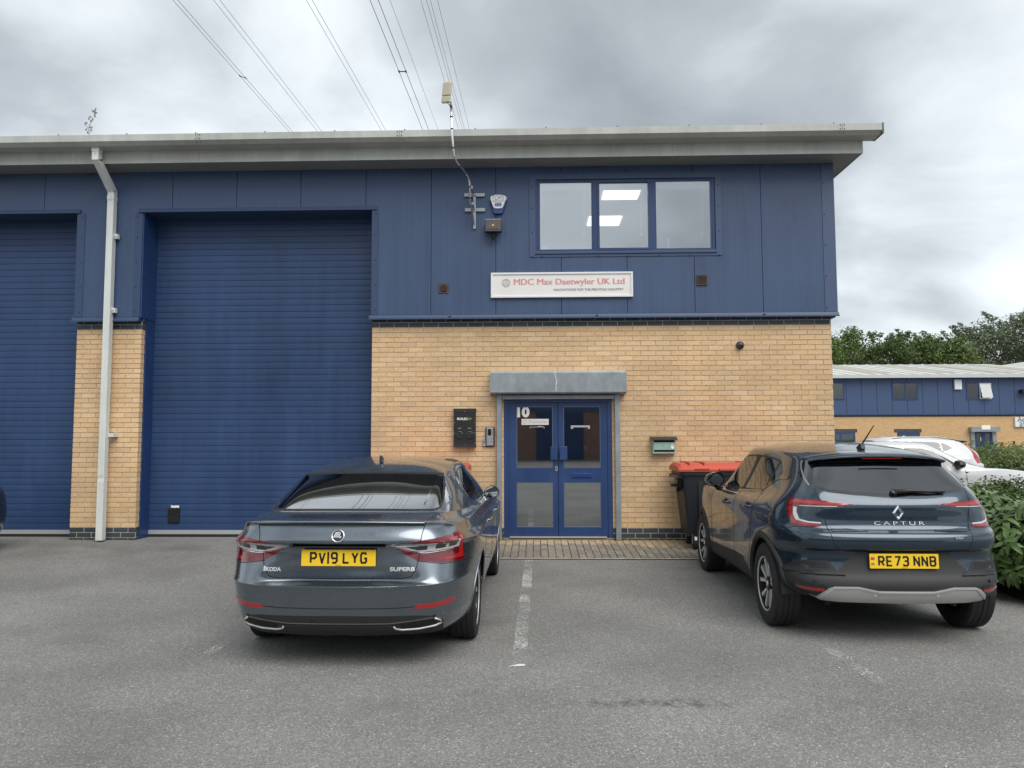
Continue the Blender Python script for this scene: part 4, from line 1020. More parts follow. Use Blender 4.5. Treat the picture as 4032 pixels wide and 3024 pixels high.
# light internals
S1.inlay('tail_light_clear', LENSW, [(.335, .848), (.47, .858), (.80, .874), (.80, .822), (.50, .800), (.43, .812)], 'corner', .0025)
S1.inlay('tail_light_core', LENSK, [(.40, .838), (.53, .846), (.53, .816), (.47, .812)], 'corner', .0035, cuts=1)
S1.inlay('tail_light_core', LENSK, [(.585, .852), (.66, .858), (.66, .826), (.585, .820)], 'corner', .0035, cuts=1)
S1.inlay('tail_light_core', LENSK, [(.69, .860), (.765, .864), (.765, .834), (.69, .828)], 'corner', .0035, cuts=1)
S1.inlay('tail_light_glow', LENSB, [(.815, .912), (.845, .915), (.85, .742), (.66, .742), (.60, .752), (.80, .770), (.812, .84)], 'corner', .0025)
S1.inlay('tail_light_glow', LENSB, [(.52, .872), (.79, .892), (.79, .882), (.52, .864)], 'corner', .0025, cuts=2)
S1.strip('tail_light_edge', CHROME, [(.30, .857), (.44, .802), (.52, .793), (.80, .818)], 'corner', .004, .003)
S1.strip('shut_line', SHUTL, [(.598, 1.012), (.575, .93), (.548, .745), (.535, .69), (.50, .635), (.44, .622), (.2, .617), (0, .616)], 'rear', .0055, n=40)
S1.strip('shut_line', SHUTL, [(.60, 1.012), (.635, 1.035)], 'rear', .005, n=6)
S1.strip('shut_line', SHUTL, [(0, .428), (.40, .430), (.53, .436)], 'rear', .005)
S1.strip('shut_line', SHUTL, [(.46, .742), (.62, .716), (.868, .718), (1.02, .70)], 'corner', .005)
S1.inlay('reflector', LENSB, [(.525, .422), (.545, .450), (.66, .455), (.785, .474), (.79, .446), (.66, .424)], 'rear', .003)
S1.inlay('sensor_cover', GREYP, [(.40, .428), (.475, .430), (.475, .392), (.40, .390)], 'rear', .0012, cuts=1)
for x in (.18, .52, .66):
    for k in (1, -1):
        p, n = S1.hit(x * k, .335 if x < .6 else .36, 'rear'); MB().lathe([(.012, -.002), (.012, .0035), (.0005, .004)], 12, 'z', Matrix.Translation(p) @ n.to_track_quat('Z', 'Y').to_matrix().to_4x4()).build('parking_sensor', BLACK, SUP)
# dark valance between the chrome tailpipe trims
S1.inlay('valance', BLACKM, [(-.40, .305), (0, .308), (.40, .305), (.36, .225), (0, .215), (-.36, .225)], 'rear', .006, mirror=False)
def bright_tube(pts, r, name='tailpipe_trim', m=CHROME):
    for k in (1, -1):
        P = [];
        for x, z in pts: p, n = S1.hit(x * k, z, 'rear'); P.append(p + n * .004)
        MB().tube(P, r, 8).build(name, m, SUP, smooth=True)
bright_tube([(.66, .345), (.695, .325), (.70, .305), (.66, .290), (.55, .275), (.44, .272), (.395, .282), (.385, .300)], .0075, m=SKID)
S1.strip('bright_strip', DCHROME, [(0, .322), (.36, .322), (.52, .338), (.63, .350), (.69, .348), (.72, .330)], 'rear', .008, .004)
S1.inlay('tailpipe', DARK, [(.42, .315), (.55, .328), (.65, .335), (.68, .312), (.55, .288), (.44, .285)], 'rear', .0015)
# lip spoiler, plate, badge, lettering
g = []
for t in np.linspace(-1, 1, 41):
    x = t * .592; p, n = S1.hit(x, 1.010 - .012 * t * t, 'rear'); y = p.y; z = p.z
    g.append([(x, y + .05, z + .020), (x, y - .004, z + .016), (x, y - .032, z + .010), (x, y - .028, z + .002), (x, y + .004, z - .007)])
MB().grid(g).build('lip_spoiler', GREYP, SUP, smooth=True)
S1.strip('spoiler_black_strip', PIANO, [(0, 1.000), (.3, .999), (.59, .988)], 'rear', .015, .002)  # gloss black strip under the lip spoiler
MB().box(-.33, .33, .030, .09, .8415, .851).build('lid_shadow_strip', PIANO, SUP)  # black strip stands in for the shadow line under the boot lid step
number_plate(SUP, 'PV19 LYG', 0, .066, .769, math.radians(-4))
p, n = S1.hit(0, .922, 'rear')
bd = empty('badge', SUP); bd.matrix_local = Matrix.Translation(p + n * .001) @ n.to_track_quat('-Y', 'Z').to_matrix().to_4x4()
MB().lathe([(.046, .002), (.046, -.006), (.040, -.008), (.038, -.004)], 32, 'y').build('ring', CHROME, bd, smooth=True)
MB().lathe([(.040, -.001), (.039, -.004), (.0005, -.0045)], 32, 'y').build('disc', PIANO, bd)
aw = MB(); aw.prism([(-.034, -.012), (.012, -.012), (.012, -.020), (.028, -.008), (.012, .002), (.012, -.004), (-.034, -.004)], -.008, -.004)
for k in range(4): aw.prism([(-.030 + k * .012, -.003), (-.020 + k * .012, -.003), (-.004 + k * .008, .024 + .004 * (2 - abs(k - 1.5))), (-.016 + k * .010, .026)], -.008, -.0045)
aw.build('winged_arrow', CHROME, bd)
S1.wrap_text('ŠKODA', .036, LETC, -.478, .688, .003, .125, bold=.0012)
S1.wrap_text('SUPERB', .036, LETC, .440, .688, .003, .175, bold=.0012)
# roof aerial, mirrors, handles, window brightwork, door gaps, fuel flap
p, n = S1.hit(0, 1.50, 'top'); MB().prism([(p.y - .06, p.z - .004), (p.y + .09, p.z - .004), (p.y + .03, p.z + .012), (p.y - .035, p.z + .062), (p.y - .055, p.z + .058)], -.014, .014, 'yz').build('aerial_fin', PIANO, SUP, bevel=.006)
for k in (1, -1):
    mr = empty('door_mirror', SUP, (.87 * k, 3.06, 1.0)); mr.rotation_euler = (0, 0, -.30 * k)
    MB().tube([(-.12 * k, .03, -.05), (-.04 * k, .02, -.03), (.0, 0, .0)], [.03, .028, .03], 8).build('arm', BLACK, mr)
    hs = MB(); g = []
    for t, sc in ((0, 1), (.35, 1.0), (.75, .85), (1, .45)):
        g.append([(k * (-.075 + sc * 0 + .165 * (.5 + .5 * math.cos(a) * sc) * 1.0 - .01), .10 * t, .02 + .065 * sc * math.sin(a) * (1.1 if math.cos(a) > 0 else .9)) for a in np.linspace(0, 2 * math.pi, 21)])
    hs.grid(g); n0 = len(hs.v); hs.f.append(tuple(range(n0 - 21, n0 - 1))); hs.build('shell', GREYP, mr, smooth=True, angle=40)
    MB().add([(k * (-.075 + .165 * (.5 + .5 * math.cos(a) * .93) - .01), -.001, .02 + .059 * math.sin(a) * (1.1 if math.cos(a) > 0 else .9)) for a in np.linspace(0, 2 * math.pi, 21)[:-1]], [tuple(range(20))]).build('glass', MIRG, mr)
    for yh in (1.78, 2.78):
        p, n = S1.hit(yh, .862, 'side', k); h = empty('door_handle', SUP, p)
        MB().tube([(-.012 * k, -.085, 0), (.022 * k, -.07, 0), (.03 * k, 0, .002), (.022 * k, .075, 0), (-.012 * k, .09, 0)], [.012, .013, .012, .013, .012], 8).build('grip', GREYP, h, smooth=True)
        MB().tube([(.028 * k, -.07, .008), (.036 * k, 0, .010), (.028 * k, .07, .008)], .004, 6).build('chrome_strip', CHROME, h)
S1.strip('window_brightwork', CHROME, dlo + dlo[:1], 'side', .012, .003, n=90)
S1.strip('shut_line', SHUTL, [(1.36, 1.0), (1.42, .92), (1.44, .72), (1.38, .45), (1.45, .24)], 'side', .006, n=40)
S1.strip('shut_line', SHUTL, [(2.34, 1.0), (2.36, .7), (2.36, .25)], 'side', .006, n=40)
S1.strip('shut_line', SHUTL, [(3.38, .97), (3.42, .7), (3.42, .27)], 'side', .006, n=40)
S1.strip('fuel_flap_gap', SHUTL, smooth_poly([(1.06, .80), (1.22, .80), (1.22, .96), (1.06, .96)], 3), 'side', .004, mirror=False, sd_=1, n=50)
MB().box(-.62, .62, .75, 1.42, .98, 1.0).build('parcel_shelf', SEAT, SUP)
seats(SUP, [(1.62, (-.34, .34), .60), (2.55, (-.37, .37), .62)])
MB().box(-.7, .7, 3.0, 3.4, .85, .98).build('dashboard', SEAT, SUP)
# ticket stickers inside the rear glass
# ---------------------------------------------------------------- navy crossover
CAP = thing('crossover_car', 'dark navy crossover parked beside the laurel bed, registration RE73 NNB', 'car', (2.826, -5.44, -.09), math.radians(-.75))
lowC = [(.15, .30, .80, .26, 4.05, .22), (.07, .322, .855, .31, 4.14, .28), (.02, .385, .875, .40, 4.18, .38), (.0, .455, .885, .46, 4.21, .48),
        (.018, .515, .886, .52, 4.22, .55), (.032, .532, .886, .54, 4.22, .58), (.052, .60, .886, .60, 4.22, .63), (.060, .70, .886, .68, 4.21, .70),
        (.022, .730, .887, .74, 4.20, .75), (.012, .795, .89, .80, 4.18, .80), (.032, .852, .893, .86, 4.15, .85), (.088, .885, .892, .91, 4.12, .89),
        (.104, .98, .88, .98, 4.06, .93), (.108, 1.06, .848, 1.04, 3.98, .96)]
B5c = (0, .012, .05, .13, .30)
YCC = [.48, .75, 1.15, 1.75, 2.35, 2.85, 3.36]; WYC = [.985, 1, .995, .985, .985, .99, .99]
rowsC = lower_rows(lowC, (0, .40, .70, .89, .975), B5c, (0, 0, .06, .3, .8), YCC, WYC, .94, .9)
upC = [
 [(0, .15, 1.12), (.27, .16, 1.125), (.48, .185, 1.14), (.62, .24, 1.165), (.70, .36, 1.17), (.745, .52, 1.155), (.775, .75, 1.125), (.79, 1.15, 1.09), (.80, 1.75, 1.07), (.795, 2.35, 1.05), (.775, 2.75, 1.035), (.72, 3.0, 1.03), (.6, 3.15, 1.04), (.45, 3.22, 1.05), (.22, 3.26, 1.055), (0, 3.27, 1.06)],
 [(0, .30, 1.27), (.26, .31, 1.27), (.45, .33, 1.275), (.56, .38, 1.285), (.625, .48, 1.285), (.66, .62, 1.27), (.69, .83, 1.26), (.70, 1.2, 1.25), (.705, 1.75, 1.245), (.70, 2.25, 1.235), (.68, 2.5, 1.23), (.62, 2.62, 1.24), (.5, 2.72, 1.26), (.38, 2.77, 1.27), (.2, 2.8, 1.275), (0, 2.81, 1.28)],
 [(0, .46, 1.42), (.25, .465, 1.418), (.43, .48, 1.41), (.525, .52, 1.40), (.565, .60, 1.40), (.59, .72, 1.405), (.605, .9, 1.415), (.615, 1.25, 1.435), (.62, 1.72, 1.45), (.615, 2.05, 1.445), (.60, 2.2, 1.44), (.55, 2.28, 1.445), (.45, 2.34, 1.46), (.34, 2.37, 1.47), (.18, 2.39, 1.475), (0, 2.4, 1.48)],
 [(0, .55, 1.46), (.24, .555, 1.458), (.40, .57, 1.45), (.48, .61, 1.445), (.51, .68, 1.45), (.53, .78, 1.46), (.545, .95, 1.47), (.55, 1.27, 1.49), (.555, 1.7, 1.50), (.55, 1.98, 1.50), (.53, 2.1, 1.495), (.48, 2.17, 1.5), (.4, 2.22, 1.51), (.3, 2.25, 1.515), (.16, 2.27, 1.52), (0, 2.27, 1.52)],
 [(0, .8, 1.50), (.13, .82, 1.505), (.2, .85, 1.505), (.24, .9, 1.51), (.255, .96, 1.515), (.265, 1.03, 1.52), (.27, 1.13, 1.53), (.275, 1.35, 1.54), (.275, 1.65, 1.55), (.27, 1.85, 1.55), (.26, 1.93, 1.548), (.24, 1.98, 1.545), (.2, 2.02, 1.545), (.15, 2.04, 1.545), (.08, 2.06, 1.545), (0, 2.06, 1.545)],
 [(0, y, z) for y, z in zip([1.0, 1.03, 1.06, 1.1, 1.15, 1.2, 1.27, 1.42, 1.6, 1.72, 1.78, 1.82, 1.85, 1.87, 1.89, 1.9], np.linspace(1.53, 1.557, 16))]]
PC = np.array(rowsC + upC)
for r_, z_, xk in ((0, .345, .80), (1, .355, .90), (2, .40, .97)):      # the bumper corner sweeps up behind the wheel
    for c_ in (3, 4): PC[r_, c_, 2] = z_; PC[r_, c_, 0] *= xk
    PC[r_, 5, 2] = max(PC[r_, 5, 2], z_ - .02); PC[r_, 5, 0] *= (1 + xk) / 2
C1 = Car(CAP, PC, 7, 9)
RB, FB, WR = .72, 3.359, .345
for ya, u_ in ((RB, (4.0, 8.2)), (FB, (8.6, 13))):
    C1.classify('CUT', None, 'side', circ_sd((ya, WR), .385), u_, r=(0, 12))
for ya, u_ in ((RB, (4.0, 8.2)), (FB, (8.6, 13))):
    C1.classify('arch_trim', PLAST, 'side', lambda p, ya=ya: np.maximum(np.hypot(p[:, 0] - ya, p[:, 1] - WR) - .445, .385 - np.hypot(p[:, 0] - ya, p[:, 1] - WR)), u_, True, over=False, r=(0, 12))
sill = [(.9, .24), (3.2, .24), (3.2, .40), (2.9, .43), (2.2, .455), (1.75, .475), (1.45, .475), (1.20, .36), (.9, .40)]
C1.classify('sill_cladding', PLAST, 'side', sill, (5, 12), True, over=False, r=(0, 8))
gl = [(0, 1.128), (.30, 1.142), (.50, 1.165), (.585, 1.192), (.60, 1.215), (.575, 1.29), (.53, 1.375), (.51, 1.40), (0, 1.415), (-.3, 1.41), (-.3, 1.14)]
gl2 = [(0, 1.122), (.30, 1.136), (.50, 1.158), (.61, 1.188), (.635, 1.215), (.625, 1.29), (.585, 1.375), (.55, 1.405), (0, 1.418), (-.3, 1.415), (-.3, 1.135)]
C1.classify('window_seal', PIANO, 'rear', gl2, (0, 4.6), False, r=(12.5, 16.5))
C1.classify('rear_window', PGLASS, 'rear', lambda p: poly_sd(gl, p) + .02, (0, 4.6), False, r=(12.5, 16.5))
dlc = [(.80, 1.262), (.86, 1.225), (.98, 1.175), (1.10, 1.118), (1.25, 1.102), (1.75, 1.085), (2.45, 1.062), (2.72, 1.055), (2.74, 1.075), (2.5, 1.235), (2.28, 1.36), (2.10, 1.418), (1.72, 1.432), (1.25, 1.418), (1.0, 1.392), (.90, 1.35), (.82, 1.29)]
C1.classify('window_seal', SEAL, 'side', dlc, (4.4, 12.4), True, r=(12.5, 16.6))
def betc(y0, y1, inset): return lambda p: np.maximum(poly_sd(dlc, p) + inset, np.maximum(y0 - p[:, 0] , p[:, 0] - y1))
def betc2(a, b, inset, sl=.25): return lambda p: np.maximum(poly_sd(dlc, p) + inset, np.maximum(a - (p[:, 0] - sl * (p[:, 1] - 1.2)), (p[:, 0] - sl * (p[:, 1] - 1.2)) - b))
for a, b, m_ in ((.86, 1.02, PGLASS), (1.06, 1.66, PGLASS), (1.76, 2.36, CGLASS), (2.39, 2.8, CGLASS)):
    C1.classify('side_window', m_, 'side', betc2(a, b, .016, -.30 if a < 1.5 else -.2), (4.4, 12.4), True, r=(12.5, 16.6))
wsc = [(0, 1.075), (.5, 1.065), (.60, 1.09), (.47, 1.42), (.2, 1.46), (0, 1.465), (-.3, 1.46), (-.3, 1.07)]
C1.classify('windscreen', CGLASS, 'front', wsc, (11.4, 15), False, r=(13, 17.2))
# lights: the wide C-shape with a long blade over the tailgate
lc = [(.30, 1.066), (.38, 1.084), (.56, 1.100), (.74, 1.106), (.80, 1.098), (.812, 1.06), (.792, .98), (.752, .915), (.715, .895), (.60, .893), (.505, .900), (.51, .922), (.60, .928), (.66, .94), (.69, 1.0), (.69, 1.040), (.62, 1.048), (.40, 1.048)]
C1.classify('tail_light', LENS, 'corner', lc, (.8, 5.6), True, r=(9.5, 14.5))
lowp = [(0, .53), (.62, .53), (.80, .528), (.99, .52), (.99, .20), (0, .20), (-.4, .2), (-.4, .53)]
C1.classify('lower_bumper', PLAST, 'rear', lowp, (0, 4.7), False, over=False, r=(0, 7))
ctr = [(0, .712), (.335, .712), (.36, .70), (.52, .545), (.54, .526), (0, .526), (-.4, .526), (-.4, .712)]
C1.classify('plate_panel', PLAST, 'rear', ctr, (0, 4.2), False, over=True, r=(3, 9.5))
C1.finish(NAVYP)
car_shell(CAP, .30, .45, 3.8, .55)
for sd_ in (1, -1):
    for ya in (RB, FB):
        wheel(CAP, .775 * sd_, ya, WR, WR, .215, sd_, 5, .225, 'twin'); arch_liner(CAP, .50, .85, ya, WR, .388, sd_)
        pts = []
        for a in np.linspace(-.22, math.pi + .22, 26):
            p, n = C1.hit(ya + .412 * math.cos(a), WR + .412 * math.sin(a), 'side', sd_); pts.append(p - Vector((.006 * sd_, 0, 0)))
        MB().tube(pts, .026, 8).build('arch_lip', PLAST, CAP, smooth=True)
# light internals
C1.inlay('tail_light_blade', LENSB, [(.34, 1.071), (.56, 1.090), (.735, 1.096), (.78, 1.088), (.79, 1.05), (.76, 1.055), (.72, 1.072), (.56, 1.066), (.40, 1.060)], 'corner', .0025)
C1.inlay('tail_light_glow', LENSB, [(.765, 1.05), (.785, 1.04), (.768, .965), (.735, .915), (.60, .901), (.515, .905), (.515, .914), (.60, .917), (.70, .93), (.735, .975)], 'corner', .0025)
C1.inlay('tail_light_clear', LENSW, [(.70, 1.035), (.735, 1.04), (.728, .98), (.70, .938), (.60, .920), (.515, .917), (.515, .926), (.60, .932), (.67, .948), (.70, 1.0)], 'corner', .003)
C1.strip('tail_light_edge', LENSW, [(.42, 1.052), (.68, 1.050)], 'corner', .005, .003)
C1.inlay('tail_light_core', NAVYP, [(.505, 1.046), (.66, 1.046), (.684, 1.036), (.684, 1.0), (.655, .948), (.60, .934), (.508, .928)], 'corner', .0012)
# tailgate gaps and folds
C1.strip('shut_line', SHUTL, [(.592, 1.19), (.585, 1.12), (.56, 1.0), (.545, .90), (.53, .80), (.505, .745), (.47, .722), (.30, .712), (0, .711)], 'rear', .006, n=50)
C1.strip('shut_line', SHUTL, [(.52, .893), (.70, .888), (.80, .86)], 'corner', .004)
C1.inlay('scallop', NAVYP, [(.25, .868), (.52, .895), (.52, .862)], 'rear', .004)
# spoiler
g = []
for t in np.linspace(-1, 1, 31):
    x = t * .565; e = t * t; tip = .395 + .07 * e ** 2; zt = 1.452 - .045 * e ** 1.5
    g.append([(x * .93, tip + .33, zt + .032 - .01 * e), (x * .97, tip + .15, zt + .022), (x, tip + .01, zt + .004), (x, tip, zt - .008), (x * .985, tip + .02, zt - .022), (x * .95, tip + .12, zt - .030), (x * .92, tip + .20, zt - .045)])
MB().grid(g).build('roof_spoiler', NAVYP, CAP, smooth=True, angle=50)
MB().grid([[Vector(p) + Vector((0, .004, -.003)) for p in r_[4:]] for r_ in g]).build('spoiler_underside', PIANO, CAP)
p, n = C1.hit(0, 1.40, 'rear'); MB().box(-.16, .16, p.y - .07, p.y - .06, 1.418, 1.428).build('brake_light', LENS, CAP)
for k in (1, -1):
    f = MB(); f.add([(.545 * k, .42, 1.405), (.60 * k, .50, 1.392), (.625 * k, .40, 1.25), (.60 * k, .30, 1.20), (.575 * k, .26, 1.195), (.585 * k, .34, 1.26)], [(0, 1, 2, 5), (5, 2, 3, 4)]); 
    C1.strip('bright_strip', mat('satin_grey_trim', (.30, .31, .32), .35, metal=.6) if 'satin_grey_trim' not in MATS else MATS['satin_grey_trim'], [(.615, 1.205), (.62, 1.26), (.60, 1.33), (.585, 1.37), (.57, 1.40)], 'rear', .012, .004, mirror=False, sd_=k)
# wiper
C1wp = empty('rear_wiper', CAP)
P_ = []
for x, z in ((-.02, 1.148), (.12, 1.158), (.26, 1.152), (.38, 1.150)): p, n = C1.hit(x + .02, z, 'rear'); P_.append(p + n * .022)
MB().tube(P_, [.02, .016, .012, .005], 8).build('arm', BLACK, C1wp, smooth=True)
P_ = []
for x, z in ((.02, 1.172), (.18, 1.174), (.30, 1.166), (.395, 1.152)): p, n = C1.hit(x, z, 'rear'); P_.append(p + n * .012)
MB().tube(P_, .008, 6).build('blade', BLACK, C1wp)
p, n = C1.hit(0, 1.152, 'rear'); MB().lathe([(.028, 0), (.026, .03), (.0005, .034)], 14, 'z', Matrix.Translation(p) @ n.to_track_quat('Z', 'Y').to_matrix().to_4x4()).build('pivot', BLACK, C1wp)
# emblem: open lozenge
p, n = C1.hit(.0, 1.005, 'rear'); bd = empty('badge', CAP); bd.matrix_local = Matrix.Translation(p + n * .002) @ n.to_track_quat('-Y', 'Z').to_matrix().to_4x4()
o_ = [(0, .062), (.045, 0), (0, -.062), (-.045, 0)]; i_ = [(0, .030), (.021, 0), (0, -.030), (-.021, 0)]
lz = MB()
for k in range(4):
    a, b, c, d = o_[k], o_[(k + 1) % 4], i_[(k + 1) % 4], i_[k]; ma = ((a[0] + d[0]) / 2, (a[1] + d[1]) / 2); mb2 = ((b[0] + c[0]) / 2, (b[1] + c[1]) / 2)
    lz.add([(a[0], 0, a[1]), (b[0], 0, b[1]), (mb2[0], -.012, mb2[1]), (ma[0], -.012, ma[1]), (c[0], 0, c[1]), (d[0], 0, d[1])], [(0, 1, 2, 3), (3, 2, 4, 5)])
lz.build('lozenge', CHROME, bd)
C1.wrap_text('CAPTUR', .042, LETD, .0, .926, .006, .385, spacing=1.45)
C1.inlay('model_badge', PIANO, [(.385, .826), (.46, .829), (.46, .808), (.385, .805)], 'rear', .003, mirror=False, cuts=1); C1.wrap_text('E-TECH', .014, CHROME, .423, .8175, .006, .055)
number_plate(CAP, 'RE73 NNB', 0, .042, .643, math.radians(-3), uk=True)
# silver skid plate with sensors, reflectors, side grilles
skp = [(0, .325), (.60, .335), (.645, .340), (.64, .362), (.61, .40), (.57, .432), (.53, .447), (.36, .450), (.31, .441), (.26, .424), (.20, .419), (0, .419)]
full = skp + [(-x, z) for x, z in reversed(skp[1:-1])]
C1.inlay('skid_plate', SKID, full, 'rear', .012, mirror=False, cuts=4)
C1.strip('skid_plate_ridge', SKID, [(-.62, .36), (-.53, .440), (-.36, .444), (-.28, .428), (-.20, .412), (.20, .412), (.28, .428), (.36, .444), (.53, .440), (.62, .36)], 'rear', .012, .020, mirror=False, n=80)
for x in (-.235, .235, -.66, .66):
    p, n = C1.hit(x, .392 if abs(x) < .5 else .490, 'rear'); MB().lathe([(.011, -.002), (.011, .0145), (.0005, .0155)], 12, 'z', Matrix.Translation(p) @ n.to_track_quat('Z', 'Y').to_matrix().to_4x4()).build('parking_sensor', PLAST if abs(x) > .5 else ALLOY, CAP)
C1.inlay('reflector_housing', PIANO, [(.57, .400), (.60, .458), (.70, .468), (.79, .470), (.77, .415), (.66, .398)], 'rear', .004)
C1.inlay('reflector', LENSB, [(.60, .410), (.60, .428), (.70, .432), (.765, .436), (.755, .418), (.68, .408)], 'rear', .007, cuts=2)
C1.inlay('bumper_fin', PLAST, [(.44, .530), (.49, .560), (.55, .575), (.81, .575), (.83, .548), (.82, .528)], 'rear', .014)
for k, z in enumerate((.585, .597, .609, .621)): C1.strip('grille_bar', BLACKM, [(.545 + k * .008, z), (.66, z + .001), (.78, z - .003)], 'rear', .007, .006, n=14)
C1.inlay('grille_panel', PLAST, [(.50, .570), (.545, .628), (.56, .634), (.76, .632), (.815, .572)], 'rear', .003)
# roof aerial
p, n = C1.hit(0, .78, 'top')
ar = empty('roof_aerial', CAP, p)
MB().prism([(-.055, -.004), (.085, -.004), (.05, .016), (-.01, .045), (-.035, .045)], -.02, .02, 'yz').build('base', BLACK, ar, bevel=.006)
MB().tube([(.0, -.02, .035), (.035, -.20, .20)], [.007, .004], 8).build('mast', BLACK, ar)
for k in (1, -1):
    mr = empty('door_mirror', CAP, (.845 * k, 2.60, 1.12)); mr.rotation_euler = (0, 0, -.50 * k)
    MB().tube([(-.12 * k, .05, -.09), (-.05 * k, .03, -.10), (.0, .02, -.05)], [.035, .03, .035], 8).build('arm', BLACK, mr)
    g = []
    for t, sc in ((0, 1), (.4, 1.04), (.8, .85), (1, .45)):
        g.append([(k * (.01 + .105 * sc * math.cos(a)), .13 * t, .01 + .078 * sc * math.sin(a) * (1.1 if math.sin(a) > 0 else .85)) for a in np.linspace(0, 2 * math.pi, 21)])
    hs = MB().grid(g); n0 = len(hs.v); hs.f.append(tuple(range(n0 - 21, n0 - 1))); hs.build('shell', PIANO, mr, smooth=True, angle=40)
    MB().add([(k * (.012 + .092 * math.cos(a)), -.001, .01 + .066 * math.sin(a) * (1.1 if math.sin(a) > 0 else .85)) for a in np.linspace(0, 2 * math.pi, 21)[:-1]], [tuple(range(20))]).build('glass', MIRG, mr)
    for yh, zh in ((1.22, .965), (2.12, .93)):
        p, n = C1.hit(yh, zh, 'side', k); h = empty('door_handle', CAP, p)
        MB().tube([(-.012 * k, -.09, 0), (.022 * k, -.075, 0), (.03 * k, 0, .002), (.022 * k, .08, 0), (-.012 * k, .09, 0)], [.012, .014, .013, .014, .012], 8).build('grip', NAVYP, h, smooth=True)
        MB().lathe([(.05, -.001 * k), (.03, .001 * k), (.0005, .001 * k)], 16, 'x', Matrix.Diagonal((1, 1.5, .8, 1))).build('cup', BLACK, h)
C1.strip('shut_line', SHUTL, [(1.05, 1.12), (1.02, 1.0), (1.10, .80), (1.20, .55), (1.30, .40)], 'side', .006, n=40)
C1.strip('shut_line', SHUTL, [(1.76, 1.08), (1.80, .8), (1.80, .28)], 'side', .006, n=40)
C1.strip('shut_line', SHUTL, [(2.72, 1.05), (2.80, .85), (2.80, .35)], 'side', .006, n=40)
C1.strip('window_brightwork', PIANO, [(.80, 1.255), (.98, 1.17), (1.10, 1.112), (1.75, 1.078), (2.72, 1.05)], 'side', .016, .004, n=60)
C1.inlay('pillar_fin', PIANO, [(.62, 1.262), (.80, 1.270), (.92, 1.212), (.96, 1.19), (.90, 1.20), (.80, 1.232), (.63, 1.238)], 'side', .004)
seats(CAP, [(1.15, (-.33, .33), .60), (2.05, (-.35, .35), .62)], zs=.62)
MB().box(-.6, .6, .35, .85, 1.0, 1.02).build('parcel_shelf', SEAT, CAP)
MB().box(-.66, .66, 2.5, 2.85, .9, 1.04).build('dashboard', SEAT, CAP)
# ================================================================ things fixed to the front wall
def cyl(mb_, c, r, y0, y1, n=20): return mb_.lathe([(.0005, y1), (r, y1), (r, y0), (.0005, y0)], n, 'y', Matrix.Translation(c))
# company sign
sg = thing('company_sign', 'long white sign with faded red company name under the upstairs window', 'sign', (.389, -.08, 3.80))
MB().box(-1.04, 1.04, -.03, 0, -.17, .17).build('board', SIGNW, sg)
ring(MB(), -1.062, 1.062, -.19, .19, .03, -.045, -.001).build('frame', WHITE, sg, bevel=.004)
for dx_ in (-.0045, 0, .0045): text('MDC Max Daetwyler UK Ltd', .13, SIGNR, (.11 + dx_, -.032 + abs(dx_) * .05, .044), sg, width=1.65, extrude=.0004)
text('INNOVATIONS FOR THE PRINTING INDUSTRY', .05, SIGNK, (.40, -.032, -.076), sg, width=1.05, shear=.25)
lg = MB(); M_ = Matrix.Translation((-.835, -.031, .034))
lg.lathe([(.062, 0), (.062, -.001), (.056, -.001), (.056, 0)], 28, 'y', M_, True)
lg.lathe([(.036, 0), (.036, -.001), (.026, -.001), (.026, 0)], 3, 'y', M_, True); lg.lathe([(.046, 0), (.046, -.001), (.041, -.001), (.041, 0)], 24, 'y', M_, True)
lg.build('logo', SIGNK, sg)
# alarm box
al = thing('alarm_box', 'white and blue burglar alarm box on the blue cladding', 'alarm box', (-.56, -.08, 5.04))
def taper(poly, y0, y1, k, mb_):
    n = len(poly); cx = sum(p[0] for p in poly) / n; cz = sum(p[1] for p in poly) / n
    mb_.add([(x, y0, z) for x, z in poly] + [(cx + (x - cx) * k, y1, cz + (z - cz) * k) for x, z in poly], [tuple(range(n, 2 * n))] + [(i, (i + 1) % n, (i + 1) % n + n, i + n) for i in range(n)]); return mb_
taper(smooth_poly([(-.14, .10), (-.10, .15), (.10, .15), (.14, .10), (.085, -.06), (.06, -.09), (-.06, -.09), (-.085, -.06)], 1), 0, -.075, .86, MB()).build('cover', WHITE, al, smooth=True, angle=45)
taper([(-.135, .07), (.135, .07), (.07, -.14), (.05, -.155), (-.05, -.155), (-.07, -.14)], 0, -.055, .9, MB()).build('lens', BLUEP, al)
text('TOPS', .095, mat('navy_print', (.03, .04, .09), .5), (0, -.077, .085), al, width=.185, shear=.3, bold=-.002); text('SECURITY SYSTEMS', .018, MATS['navy_print'], (0, -.077, .035), al, width=.17)
MB().box(-.05, .05, -.077, -.074, -.045, .012).build('number_panel', BLUEP, al); text('0845 87', .022, PAPER, (0, -.078, -.004), al, width=.08); text('33 285', .022, PAPER, (0, -.078, -.03), al, width=.075)
